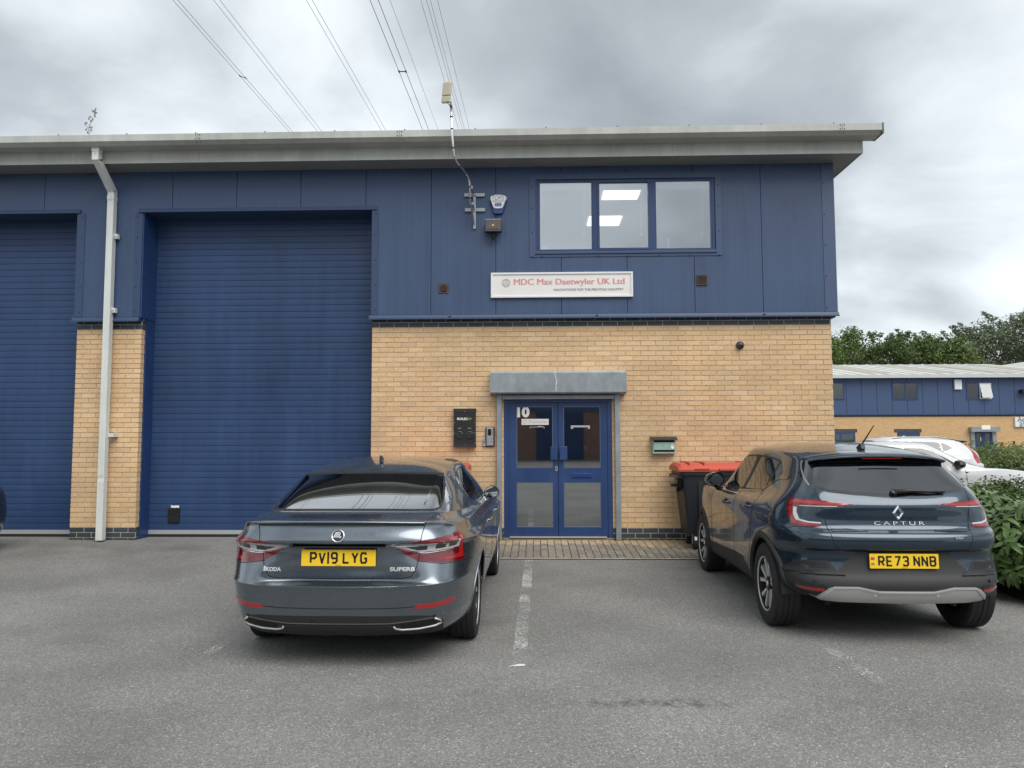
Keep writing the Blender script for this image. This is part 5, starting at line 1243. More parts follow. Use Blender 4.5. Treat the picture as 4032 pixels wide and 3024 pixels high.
# floodlight with sensor
fl_ = thing('floodlight', 'small black floodlight with motion sensor below the alarm box', 'floodlight', (-.632, -.08, 4.68))
Mt = Matrix.Translation((0, -.11, 0)) @ Matrix.Rotation(math.radians(-14), 4, 'X')
MB().box(-.12, .12, -.03, .04, -.10, .10, Mt).build('housing', BLACK, fl_, bevel=.006)
MB().box(-.12, .12, -.034, .0, .098, .104, Mt).build('top_edge', GALV, fl_)
MB().box(-.095, .095, -.036, -.031, -.07, .075, Mt).build('glass', mat('flood_glass', (.012, .009, .009), .35), fl_)
taper([(-.075, .05), (.075, .05), (.075, -.05), (-.075, -.05)], 0, .001, .3, MB()).build('reflector', mat('flood_reflector', (.06, .035, .03), .5), fl_).matrix_local = Mt @ Matrix.Translation((0, -.040, 0))
MB().box(-.012, .012, -.041, -.037, -.012, .012, Mt).build('led', mat('led_yellow', (.6, .5, .12), .4), fl_)
MB().box(-.05, .05, -.06, 0, -.02, .05).build('bracket', BLACK, fl_)
MB().tube([(0, -.09, -.11), (0, -.09, -.16)], .014, 10).tube([(0, -.09, -.155), (0, -.13, -.19)], [.028, .024], 12).build('sensor', BLACK, fl_, smooth=True, angle=40)
# aerial pole on a T-bracket
ap = thing('panel_antenna', 'cream panel antenna on a bent steel pole rising past the gutter', 'antenna', (-.92, -.08, 4.9))
def rel(v): return Vector(v) - Vector((-.92, -.08, 4.9))
br_ = MB(); br_.box(-.02, .02, -.03, 0, -.23, .22); br_.box(-.155, .155, -.035, -.003, .265, .315).box(-.145, .16, -.035, -.003, .035, .085)
br_.box(-.02, .02, -.035, 0, .2, .28).box(-.028, -.008, -.30, -.02, .30, .34).box(-.02, .0, -.30, -.02, .06, .09)
br_.build('bracket', GALV, ap)
MB().tube([(-.01, -.05, -.16), (-.03, -.28, .05)], .014, 6).build('stay', GALV, ap)
pole = [rel(at(1852, 807.6, -.37)), rel(at(1849, 720, -.37)), rel(at(1843, 695, -.42)), rel(at(1822, 665, -.62)), rel(at(1798, 637, -.84)), rel(at(1787, 610, -.90)), rel(at(1780, 520, -.90)), rel(at(1774.8, 400, -.90))]
MB().tube(pole, .0165, 10).build('pole', STEEL, ap, smooth=True)
bands = MB()
for (a, b, f) in ((0, 1, .3), (0, 1, .8), (2, 3, .5), (3, 4, .5), (5, 6, .3), (6, 7, .1), (6, 7, .5), (6, 7, .85)):
    p = pole[a].lerp(pole[b], f); d = (pole[b] - pole[a]).normalized(); bands.tube([p - d * .012, p + d * .012], .0195, 10)
bands.build('tape_band', BLACK, ap)
pc = rel(at(1759, 365, -.92)); Mp = Matrix.Translation(pc) @ Matrix.Rotation(math.radians(5), 4, 'Y') @ Matrix.Rotation(math.radians(-22), 4, 'Z')
MB().box(-.066, .066, -.025, .025, -.05, .15, Mp).build('panel', CREAM, ap, bevel=.012)
MB().box(-.066, .066, -.025, .025, -.15, -.056, Mp).build('panel_cap', CREAM, ap, bevel=.012)
MB().box(-.03, .03, .025, .06, -.10, -.02, Mp).build('clamp', GALV, ap)
MB().tube([Mp @ Vector((.02, 0, -.15)), pole[7] + Vector((.03, -.02, -.1)), pole[6].lerp(pole[7], .7)], .005, 6).build('cable', BLACK, ap)
# vents
v1 = thing('round_vent', 'brown square vent with a round grille in the blue cladding', 'vent', (-1.388, -.08, 3.768))
MB().box(-.077, .077, -.012, 0, -.077, .077).build('plate', BROWN, v1, bevel=.004); cyl(MB(), (0, 0, 0), .056, -.011, -.016).build('bowl', DARK, v1)
for k in range(7):
    z = -.042 + k * .014; w = math.sqrt(max(.055 ** 2 - z * z, 0)); MB().box(-w, w, -.026, -.015, z - .0035, z + .0035).build('louvre', BROWN, v1)
v2 = thing('louvre_vent', 'brown square louvred vent at the right of the blue cladding', 'vent', (2.48, -.08, 3.856))
ring(MB(), -.076, .076, -.076, .076, .012, -.022, 0).build('frame', BROWN, v2); MB().box(-.064, .064, -.004, 0, -.064, .064).build('back', DARK, v2)
for k in range(8): z = -.057 + k * .0155; MB().prism([(-.004, z + .012), (-.02, z), (-.02, z + .004), (-.004, z + .016)], -.064, .064, 'yz').build('louvre', BROWN, v2)
# dome camera
dc = thing('dome_camera', 'small dark dome security camera high on the brick wall', 'camera', (3.04, 0, 2.885))
MB().lathe([(.06, 0), (.06, -.02), (.055, -.03)], 24, 'y').build('base', mat('camera_grey', (.05, .055, .06), .4), dc, smooth=True, angle=40)
MB().lathe([(.052 * math.cos(a), -.028 - .052 * math.sin(a)) for a in np.linspace(0, 1.55, 10)], 24, 'y').build('dome', MATS['camera_grey'], dc, smooth=True)
Md = Matrix.Translation((0, -.05, -.012)) @ Matrix.Rotation(math.radians(25), 4, 'X'); MB().lathe([(.026, 0), (.026, -.034), (.0005, -.036)], 18, 'y', Md).build('lens', PIANO, dc)
# vehicle charge point
ev = thing('charge_point', 'black twin-socket vehicle charge point left of the entrance', 'charger', (-1.065, 0, 1.668))
MB().box(-.163, .163, -.10, 0, -.282, .282).build('case', BLACK, ev, bevel=.006)
MB().box(-.166, .166, -.105, -.0, .235, .285).box(-.166, .166, -.105, 0, -.285, -.24).build('end_cap', BLACKM, ev)
text('ROLEC', .048, PAPER, (-.03, -.1025, .13), ev, width=.16, bold=.001, spacing=.95); text('EV', .042, GREENP, (.085, -.1025, .13), ev, width=.05, shear=.3)
for x in (-.075, .075):
    so = MB(); so.lathe([(.055, -.10), (.055, -.118), (.046, -.122), (.040, -.112), (.0005, -.112)], 24, 'y', Matrix.Translation((x, 0, -.105))); so.build('socket', mat('socket_grey', (.03, .03, .032), .35) if 'socket_grey' not in MATS else MATS['socket_grey'], ev, smooth=True, angle=30)
    MB().box(x - .028, x + .028, -.124, -.112, -.115, -.10).build('socket_flap', BLACKM, ev); text('SOCKET', .012, PAPER, (x, -.1025, -.008), ev, width=.05, extrude=.0005)
sc_ = MB()
for x in (-.15, .15):
    for z in (-.24, -.08, .08, .24): cyl(sc_, (x, 0, z), .006, -.104, -.1)
for z in (-.25, .245): cyl(sc_, (0, 0, z), .006, -.108, -.1)
stuff(sc_.build('screw', STEEL, ev))
# intercom
ic = thing('door_intercom', 'silver and black intercom with keypad beside the door rail', 'intercom', (-.692, 0, 1.533))
MB().box(-.068, .068, -.035, 0, -.143, .143).build('case', BLACK, ic, bevel=.006); MB().box(-.050, .050, -.040, -.035, -.13, .13).build('face', STEEL, ic, bevel=.002)
MB().box(-.030, .016, -.043, -.039, .02, .115).build('camera_window', PIANO, ic); cyl(MB(), (-.007, 0, .085), .012, -.046, -.042).build('lens', DARK, ic)
MB().box(-.042, .042, -.042, -.039, -.015, .012).build('speaker', GALV, ic)
for r in range(4):
    for c in range(3): MB().box(-.034 + c * .025, -.016 + c * .025, -.044, -.040, -.045 - r * .022, -.030 - r * .022).build('key', WHITE if False else GALV, ic)
MB().box(-.112, -.069, -.02, 0, -.135, -.03).build('side_plate', STEEL, ic); cyl(MB(), (-.09, 0, -.08), .010, -.023, -.02).build('exit_button', BLACK, ic)
# letterbox
lt = thing('letterbox', 'sage green letterbox with a dark lid on the brick wall', 'letterbox', (1.876, 0, 1.404))
MB().box(-.165, .165, -.10, 0, -.115, .09).build('body', SAGE, lt, bevel=.003)
MB().prism([(0, .125), (-.07, .122), (-.15, .085), (-.15, .073), (-.07, .108), (0, .110)], -.19, .19, 'yz').build('lid', mat('letterbox_lid', (.03, .028, .03), .5), lt)
MB().box(-.15, .15, -.101, -.099, .03, .072).box(-.15, .15, -.101, -.099, -.10, -.072).build('slot', DARK, lt); MB().box(-.15, .15, -.112, -.1, -.068, .042).build('front_plate', SAGE, lt)
MB().prism(smooth_poly([(.10, -.055), (.135, -.055), (.14, 0), (.118, .022), (.098, 0)], 2), -.1135, -.1115, 'xz').build('sticker', PAPER, lt); MB().prism([(.106, -.01), (.118, .012), (.13, -.01)], -.1145, -.113).build('sticker_mark', SIGNK, lt)
MB().box(-.17, .17, -.115, -.005, -.122, -.116).build('base_lip', SAGE, lt)

# ================================================================ wheeled bins
def make_bin(x, y, label):
    b = thing('wheeled_bin', label, 'bin', (x, y, gz(y - .37)), 0, 'red-lidded bins against the wall')
    W2, D2 = .60, .36
    g = []
    rings = [(.20, .52, .30), (.60, .565, .325), (1.00, .60, .355), (1.03, .60, .355), (1.03, .635, .385), (1.075, .635, .385), (1.075, .60, .36), (.9, .57, .33)]
    for z, hx, hy in rings:
        c = .06; pts = []
        for (sx, sy, a0) in ((1, -1, -90), (1, 1, 0), (-1, 1, 90), (-1, -1, 180)):
            for a in (0, 30, 60, 90): t_ = math.radians(a0 + a); pts.append((sx * (hx - c) + c * math.cos(t_), sy * (hy - c) + c * math.sin(t_), z))
        g.append(pts + pts[:1])
    bm_ = MB().grid(g); n = 17; bm_.f.append(tuple(range(n - 2, -1, -1))); bm_.build('body', BINB, b, smooth=True, angle=35)
    for xx in (-.36, -.12, .12, .36): MB().prism([(xx - .03, .30), (xx + .03, .30), (xx + .035, .95), (xx - .035, .95)], -.362, -.33, 'xz').build('rib', BINB, b)
    ld = MB(); prof = [(-.40, 1.078), (-.405, 1.105), (-.36, 1.135), (-.30, 1.175), (0, 1.195), (.30, 1.185), (.38, 1.15), (.40, 1.078)]
    ld.grid([[(xx * (1 if abs(xx) < .64 else 1), y_, z_ - (.035 if abs(xx) > .64 else 0) * (1 if z_ > 1.12 else 0)) for y_, z_ in prof] for xx in (-.66, -.62, -.55, .55, .62, .66)])
    n0 = len(prof); ld.f.append(tuple(range(n0))); ld.f.append(tuple(len(ld.v) - n0 + i for i in range(n0 - 1, -1, -1))); ld.build('lid', RED, b, smooth=True, angle=30)
    for xx in (-.5, -.3, .3, .5): MB().box(xx - .012, xx + .012, -.33, .33, 1.185, 1.205).build('lid_rib', RED, b)
    MB().box(-.12, .12, -.43, -.40, 1.09, 1.13).build('lid_handle', RED, b, bevel=.008)
    for xx in (-.35, .35): MB().box(xx - .1, xx + .1, -.408, -.398, 1.10, 1.12).build('lid_grip', mat('lid_grip_dark', (.3, .03, .02), .6) if 'lid_grip_dark' not in MATS else MATS['lid_grip_dark'], b)
    for sx in (-1, 1):
        MB().prism([(-.30, .97), (-.05, .97), (-.09, .86), (-.18, .80), (-.26, .86)], .60 * sx, .665 * sx, 'yz').build('lifting_bracket', BLACK, b)
        MB().tube([(.62 * sx, -.17, .89), (.74 * sx, -.17, .89)], .022, 10).build('trunnion', BLACK, b)
        MB().box(min(.60 * sx, .67 * sx), max(.60 * sx, .67 * sx), -.33, .33, .985, 1.03).build('rim_bar', BLACK, b)
        for sy in (-1, 1):
            ca = empty('castor', b, (.43 * sx, .24 * sy, .10))
            MB().lathe([(.055, -.024), (.098, -.024), (.1, -.015), (.1, .015), (.098, .024), (.055, .024)], 24, 'x', closed=True).build('tyre', RUBBER, ca, smooth=True, angle=35)
            MB().lathe([(.058, -.018), (.02, -.026), (.02, .026), (.058, .018)], 16, 'x', closed=True).build('hub', BLACKM, ca)
            MB().prism([(-.02, -.015), (.015, -.015), (.05, .115), (-.055, .115)], -.036, -.031, 'yz').prism([(-.02, -.015), (.015, -.015), (.05, .115), (-.055, .115)], .031, .036, 'yz').box(-.05, .05, -.06, .055, .108, .118).build('fork', GALV, ca)
            MB().prism([(-.07, .09), (-.045, .10), (-.085, .04), (-.10, .05)], -.02, .02, 'yz').build('brake_pedal', GALV, ca)
    return b
make_bin(2.60, -.50, 'red-lidded black wheeled bin right of the entrance behind the navy crossover')
make_bin(-1.62, -.50, 'red-lidded black wheeled bin left of the entrance behind the grey saloon')

# ================================================================ overhead lines
CAB = mat('conductor', (.16, .17, .18), .5, metal=.3)
def crop(cx, cy): return 650 + cx * .5877, cy * .5877
wires = [('A', 52, 840, 893, 55, 'left cable of the leftmost overhead pair'), ('A', 85, 862, 893, 55, 'right cable of the leftmost overhead pair'), ('B', 325, 1028, 890, 51, 'left cable of the second overhead pair from the left'), ('B', 367, 1057, 890, 51, 'right cable of the second overhead pair from the left'),
         ('C', 947, 1455, 885, 52, 'left cable of the third overhead pair from the left'), ('C', 985, 1485, 885, 52, 'right cable of the third overhead pair from the left'), ('D', 1373, 1730, 880, 40, 'left cable of the overhead pair with a spacer left of the antenna'), ('D', 1428, 1770, 880, 40, 'right cable of the overhead pair with a spacer left of the antenna'),
         ('E', 1507, 1832, 878, 50, 'single thin overhead cable between the spaced pair and the antenna'), ('F', 1713, 1970, 878, 58, 'first of four overhead cables crossing behind the antenna, from the left'), ('F', 1752, 1996, 878, 58, 'second of four overhead cables crossing behind the antenna, from the left'),
         ('F', 1777, 2010, 878, 58, 'third of four overhead cables crossing behind the antenna, from the left'), ('F', 1825, 2042, 878, 58, 'rightmost of four overhead cables crossing behind the antenna')]
wl = []
for (g_, x0, x1, y1, d0, lab) in wires:
    a = CAM + ray(*crop(x0, 0)) * d0; b = CAM + ray(*crop(x1, y1)) * (d0 * 1.49); v = b - a
    pts = [a + v * t_ for t_ in (-1.2, -.4, 0, .35, .7, 1, 1.6, 2.6, 4.0)]
    r_ = .019 if g_ in 'AD' else (.016 if g_ in 'BCF' else .013)
    o = MB().tube([p - pts[2] for p in pts], r_, 5).build('power_cable', CAB); o.location = pts[2]; tag(o, lab, 'power cable', 'overhead power cables'); wl.append((a, v))
for (i, j, f, lab) in ((0, 1, .47, 'short spacer bar joining the leftmost pair of overhead cables'), (6, 7, .445, 'short spacer bar joining the cable pair left of the antenna')):
    p = wl[i][0] + wl[i][1] * f; q = wl[j][0] + wl[j][1] * (f + (.018 if i == 0 else 0)); c = (p + q) / 2
    sp_ = thing('cable_spacer', lab, 'spacer', c); MB().tube([p - c, q - c], .035, 6).build('bar', mat('spacer_dark', (.05, .05, .055), .5) if 'spacer_dark' not in MATS else MATS['spacer_dark'], sp_)
    for w_ in (p, q): MB().tube([w_ - c - Vector((0, .12, 0)), w_ - c + Vector((0, .12, 0))], .05, 6).build('clamp', MATS['spacer_dark'], sp_)

# weed on the gutter
wd = thing('roof_weed', 'dried weed sprouting above the gutter on the left', 'weed', (-6.65, -.60, 5.93))
RW = random.Random(3); stm = MB(); sd2 = MB()
base = Vector((0, 0, 0)); main_ = [base + Vector((.02 * math.sin(k), 0, .045 * k)) + Vector((.012 * k, 0, 0)) for k in range(10)]
stm.tube(main_, [.004 - .0003 * k for k in range(10)], 5)
for k in range(2, 10):
    for s_ in (-1, 1):
        p = main_[k]; q = p + Vector((s_ * RW.uniform(.02, .075) * (1 - .06 * k), RW.uniform(-.02, .02), RW.uniform(.03, .08))); stm.tube([p, q], .0018, 4)
        for _ in range(3):
            c = q + Vector((RW.uniform(-.012, .012), RW.uniform(-.01, .01), RW.uniform(-.03, .01))); sd2.lathe([(.0005, -.012), (.008, 0), (.0005, .014)], 5, 'z', Matrix.Translation(c) @ Matrix.Rotation(RW.uniform(-.6, .6), 4, 'Y'))
stm.build('stem', mat('weed_stem', (.10, .085, .06), .9), wd); stuff(sd2.build('seed_head', mat('weed_seed', (.13, .10, .085), .9), wd))
# ================================================================ beyond: unit across the yard, trees
FY = 40.5
far = thing('far_unit', 'distant industrial unit with blue upper cladding and pale ribbed roof', 'building', (0, FY, 0))
def fp(cx, cy, dy=0): p = at(3200 + cx * .4823, 1150 + cy * .4823, FY + dy); return p.x, p.z
fx_l, zc0 = fp(-150, 1003); fx_r, zc1 = fp(2300, 690); fx_r += 0
zeave = zc1
FBR = mat('far_brick', (.56, .36, .18), .9)
def far_brick():
    t, N, L = nodes(FBR); b = N['Principled BSDF']; c = N.new('ShaderNodeTexCoord'); mp = N.new('ShaderNodeMapping'); mp.inputs['Rotation'].default_value = (math.pi / 2, 0, 0)
    br = N.new('ShaderNodeTexBrick'); br.inputs['Color1'].default_value = (.56, .35, .17, 1); br.inputs['Color2'].default_value = (.64, .42, .21, 1); br.inputs['Mortar'].default_value = (.34, .24, .14, 1)
    br.inputs['Scale'].default_value = 1; br.inputs['Brick Width'].default_value = .225; br.inputs['Row Height'].default_value = .075; br.inputs['Mortar Size'].default_value = .006
    L.new(c.outputs['Object'], mp.inputs[0]); L.new(mp.outputs[0], br.inputs['Vector']); L.new(br.outputs['Color'], b.inputs['Base Color'])
far_brick()
MB().box(fx_l, fx_r, 0, 24, -.3, zc0 - .15).build('brick_wall', FBR, far)
MB().box(fx_l, fx_r, -.01, 24, zc0 - .15, zc0).build('brick_band', mat('far_dark_band', (.06, .065, .07), .7, var=(8, .4)), far)
FCL = mat('far_cladding', (.042, .075, .165), .45); FJ = mat('far_joint', (.02, .035, .085), .6)
MB().box(fx_l, fx_r, -.04, 24, zc0, zeave).build('cladding_backing', FJ, far)
x = fp(270, 800)[0] - 6
while x < fx_r:
    MB().box(x + .012, x + .988, -.07, -.035, zc0 + .03, zeave).build('cladding_panel', FCL, far); x += 1.0
MB().box(fx_l, fx_r, -.12, 0, zc0 - .04, zc0 + .025).build('drip_trim', TRIMB, far)
zr = at(3600, 1150 + 592 * .4823, FY + 12).z
RF = mat('far_roof', (.56, .57, .55), .55, var=(.5, .08)); rib_bump(RF, .9, .9)
MB().prism([(-.5, zeave), (-.5, zeave + .12), (12, zr), (24.5, zeave + .12), (24.5, zeave)], fx_l, fx_r, 'yz').build('roof', RF, far)
MB().box(fx_l, fx_r, -.56, -.49, zeave - .06, zeave + .16).build('gutter', mat('far_gutter', (.50, .52, .52), .5), far)
sl = math.atan2(zr - zeave - .12, 12.5)
for k in range(int((fx_r - fx_l) / .9)):
    xx = fx_l + k * .9; M = Matrix.Translation((xx, -.5, zeave + .12)) @ Matrix.Rotation(sl, 4, 'X'); MB().box(-.03, .03, 0, 12.6, 0, .05, M).build('roof_seam', RF, far)
for cx in (480, 1010, 1530, 1950):
    xx = fp(cx, 640)[0] + 1.2; M = Matrix.Translation((xx, -.5, zeave + .125)) @ Matrix.Rotation(sl, 4, 'X'); MB().box(-.75, .75, 2.0, 11.5, .0, .03, M).build('rooflight', mat('rooflight', (.36, .34, .26), .5) if 'rooflight' not in MATS else MATS['rooflight'], far)
def far_window(cx0, cx1, cy0, cy1, openr=False):
    (x0, z1), (x1, z0) = fp(cx0, cy0), fp(cx1, cy1); w = empty('window', far)
    ring(MB(), x0, x1, z0, z1, .09, -.10, -.03).build('frame', FRAMEB, w); xm = (x0 + x1) / 2; MB().box(xm - .05, xm + .05, -.10, -.03, z0 + .09, z1 - .09).build('mullion', FRAMEB, w)
    MB().box(x0 + .09, xm - .05, -.092, -.086, z0 + .09, z1 - .09).build('pane', FGLASS, w)
    M = Matrix.Translation((xm + .05, -.095, z1 - .09)) @ Matrix.Rotation(math.radians(-16 if openr else 0), 4, 'X')
    MB().box(0, x1 - xm - .14, 0, .012, -(z1 - z0 - .18), 0, M).build('pane', FGLASS, w)
    if openr: ring(MB(), xm + .02, x1 - .05, z0 + .05, z1 - .05, .06, -.12, -.09).build('sash', WHITE, w)
    MB().box(x0 + .09, x1 - .09, -.08, -.072, z0 + .09, z1 - .09).build('room_shade', mat('far_room', (.03, .032, .035), .9) if 'far_room' not in MATS else MATS['far_room'], w)
far_window(30, 255, 738, 880); far_window(640, 857, 738, 880); far_window(1245, 1460, 738, 880, True); far_window(1900, 2110, 738, 880)
def far_opening(cx0, cx1, cy0, number=None, door=False):
    (x0, z1), (x1, _) = fp(cx0, cy0), fp(cx1, cy0); z0 = .9 if not door else 0; w = empty('doorway' if door else 'window', far)
    for k in range(int((x1 - x0 + .4) / .075)): MB().box(x0 - .2 + k * .075, x0 - .2 + k * .075 + .064, -.02, 0, z1, z1 + .22).build('soldier_brick', MATS['far_dark_band'], w)
    ring(MB(), x0, x1, z0, z1, .1, -.03, .02).build('frame', FRAMEB, w); xm = (x0 + x1) / 2; MB().box(xm - .06, xm + .06, -.03, .02, z0 + .1, z1 - .1).build('mullion', FRAMEB, w)
    MB().box(x0 + .1, x1 - .1, -.012, -.002, z0 + .1, z1 - .1).build('pane', FGLASS if False else mat('far_pane', (.03, .05, .05), .08, coat=1) if 'far_pane' not in MATS else MATS['far_pane'], w)
    if number: text(number, .45, PAPER, (x0 + .42, -.04, z1 - .4), w)
far_opening(110, 345, 1145); far_opening(690, 873, 1145, '2', True)
# shuttered doorway number 1
dw = empty('doorway', far); (bx0, bz1), (bx1, bz0) = fp(1270, 1102), fp(1503, 1140)
MB().box(bx0, bx1, -.4, 0, bz0, bz1).build('shutter_box', GALV, dw); MB().box(bx0 + .1, bx0 + .35, -.1, 0, 0, bz0).box(bx1 - .35, bx1 - .1, -.1, 0, 0, bz0).build('guide_rail', GALV, dw)
MB().box((bx0 + bx1) / 2 - .28, (bx0 + bx1) / 2 + .28, -.41, -.4, bz0 + .15, bz0 + .42).build('notice', PAPER, dw)
ring(MB(), bx0 + .35, bx1 - .35, 0, bz0, .12, -.05, 0).box((bx0 + bx1) / 2 - .12, (bx0 + bx1) / 2 + .12, -.05, 0, .12, bz0 - .12).box(bx0 + .47, bx1 - .47, -.05, 0, .8, 1.0).build('frame', FRAMEB, dw)
MB().box(bx0 + .47, bx1 - .47, -.02, -.003, .12, bz0 - .12).build('pane', MATS['far_pane'], dw); text('1', .4, PAPER, (bx0 + .75, -.055, bz0 - .5), dw)
# sign running out of the picture
sx0, sz1 = fp(1642, 1022); sx1, sz0 = fp(1900, 1100)
fs = thing('far_sign', 'white company sign on the distant unit at the right edge', 'sign', (sx0, FY - .07, sz0))
MB().box(0, sx1 - sx0, -.06, .07, 0, sz1 - sz0).build('board', WHITE, fs)
text('Aerial Ta', .5, mat('teal_print', (.05, .12, .16), .6), (.66 + .25, -.065, (sz1 - sz0) * .78), fs, width=1.5); text('ats-g', .62, MATS['teal_print'], (.26 + .52, -.065, (sz1 - sz0) * .32), fs, width=1.05)
MB().box(.1, sx1 - sx0 - .1, -.066, -.06, (sz1 - sz0) * .58, (sz1 - sz0) * .58 + .03).build('rule', MATS['teal_print'], fs)
# small white box and a lamp on the far cladding
bx, bz = fp(1175, 757); MB().box(bx - .24, bx + .24, -.22, -.07, bz - .33, bz + .33).build('alarm_unit', WHITE, far, bevel=.03)
bx, bz = fp(1715, 812); MB().box(bx - .3, bx + .25, -.5, -.07, bz - .12, bz + .12).build('wall_lamp', BLACK, far)
# pale curved roof further right
px_ = at(3885, 1440, FY + 22).x; cr = thing('arched_roof_unit', 'pale arched metal roof just showing beyond the ribbed roof', 'building', (px_ + 20, FY + 22, 0))
arc = [(20 * math.cos(a), 7.7 + 1.7 * math.sin(a)) for a in np.linspace(0, math.pi, 40)]
MB().prism(arc + [(-20, 0), (20, 0)], 0, 20, 'xz').build('roof', mat('pale_sheet', (.60, .62, .62), .45), cr, smooth=True, angle=40)
MB().box(-19.5, 19.5, -.3, 0, 0, 7.4).build('wall', FCL, cr)

# ---- foliage helpers
def leaf_mat(name, cols, trans=.25):
    m = piece_mat(name, cols, .6, None); t, N, L = nodes(m); b = N['Principled BSDF']; b.inputs['Specular IOR Level'].default_value = .35
    o = N['Material Output']; tr = N.new('ShaderNodeBsdfTranslucent'); mx = N.new('ShaderNodeMixShader'); mx.inputs[0].default_value = trans
    src = b.inputs['Base Color'].links[0].from_socket; L.new(src, tr.inputs[0]); L.new(b.outputs[0], mx.inputs[1]); L.new(tr.outputs[0], mx.inputs[2]); L.new(mx.outputs[0], o.inputs[0]); return m
LF = [leaf_mat('leaf_mid', [(.10, .145, .04), (.14, .19, .058), (.07, .11, .03), (.16, .205, .068)]), leaf_mat('leaf_dark', [(.07, .11, .033), (.10, .145, .043), (.05, .082, .026)]), leaf_mat('leaf_grey', [(.12, .15, .085), (.16, .19, .115), (.085, .115, .06)]), leaf_mat('leaf_bright', [(.09, .15, .03), (.12, .18, .04), (.065, .11, .025)])]
BARK = mat('bark', (.07, .055, .04), .9, bump=(20, .5))
def leaf_quads(mb_, c, n, rad, size, rnd, squash=.8):
    for _ in range(n):
        v = Vector((rnd.gauss(0, 1), rnd.gauss(0, 1), rnd.gauss(0, 1))).normalized() * (rnd.random() ** .35); p = c + Vector((v.x * rad, v.y * rad, v.z * rad * squash))
        nrm = (v + Vector((rnd.uniform(-.8, .8), rnd.uniform(-.8, .8), rnd.uniform(-.3, .9)))).normalized(); a = nrm.orthogonal().normalized(); a = Matrix.Rotation(rnd.uniform(0, 6.28), 3, nrm) @ a; b = nrm.cross(a); s = size * rnd.uniform(.55, 1.3)
        mb_.add([p - a * s, p + b * s * .5, p + a * s, p - b * s * .5], [(0, 1, 2, 3)])
def tree(x, y, h, w, kind, seed, label, z0=0, spiky=False):
    rnd = random.Random(seed); t = thing('tree', label, 'tree', (x, y, z0), 0, 'trees behind the distant unit')
    tr = MB(); tr.tube([(0, 0, 0), (.1, 0, h * .35), (rnd.uniform(-.4, .4), 0, h * .8)], [.26, .18, .05], 7); cr_ = MB(); nb = 26
    for k in range(nb):
        f = k / nb; z = h * (.22 + .70 * f); rr = w * .5 * (1 - .55 * max(0, f - .35) / .65) * math.sqrt(rnd.random()); a = rnd.uniform(0, 6.28); c = Vector((rr * math.cos(a), rr * math.sin(a) * .7, z))
        tr.tube([(0, 0, z * .72), c * .6 + Vector((0, 0, z * .36)), c], [.08, .05, .015], 5); leaf_quads(cr_, c, 330, w * rnd.uniform(.13, .23), .165, rnd, .85)
    for k in range(7 if spiky else 3):
        a = rnd.uniform(0, 6.28); rr = w * rnd.uniform(.05, .45); c = Vector((rr * math.cos(a), rr * math.sin(a) * .6, h * rnd.uniform(.84, .95)))
        for q in range(6): leaf_quads(cr_, c + Vector((.20 * q * math.cos(a), 0, .15 * q)), 16, .55 - .06 * q, .15, rnd, .9)
    tr.build('trunk', BARK, t); stuff(cr_.build('crown', LF[kind], t, fix=False)); return t
TY = 70
tl = [(3215, 1300, 7.0, 3, 0, 'bright green tree just right of the unit corner, tallest sprays on its left'), (3330, 1262, 7.5, 0, 1, 'olive green tree with loose feathery top left of the rooftops'), (3425, 1330, 6.0, 0, 0, 'low olive tree in the dip of the tree line'), (3510, 1305, 6.0, 1, 1, 'dark bushy tree left of the middle of the tree line'), (3590, 1300, 6.0, 1, 0, 'dense dark tree in the middle of the tree line'),
      (3675, 1300, 6.5, 0, 1, 'tree with two small pointed tops in the tree line'), (3760, 1308, 6.0, 0, 0, 'round mid-green tree right of the pointed tops'), (3850, 1262, 8.0, 2, 1, 'greyish willow left of the tall one at the right edge'), (3950, 1222, 9.0, 2, 1, 'tall grey-green willow near the right edge'), (4070, 1195, 9.5, 2, 1, 'tallest grey-green willow cut by the right edge')]
for i, (px, py, w, k, s_, lab) in enumerate(tl):
    p = at(px, py, TY + (i % 3) * 2.5); tree(p.x, p.y, p.z, w * 1.12, k, 40 + i, lab, 0, bool(s_))
for i, (px, py) in enumerate(((3300, 1400), (3560, 1390), (3800, 1390), (4020, 1380))):
    p = at(px, py, TY + 9); tree(p.x, p.y, p.z + 1.5, 13, 1, 70 + i, ['dark undergrowth tree behind the leftmost tree line', 'dark undergrowth tree behind the middle of the tree line', 'dark undergrowth tree behind the willows', 'dark undergrowth tree behind the tallest willow'][i])

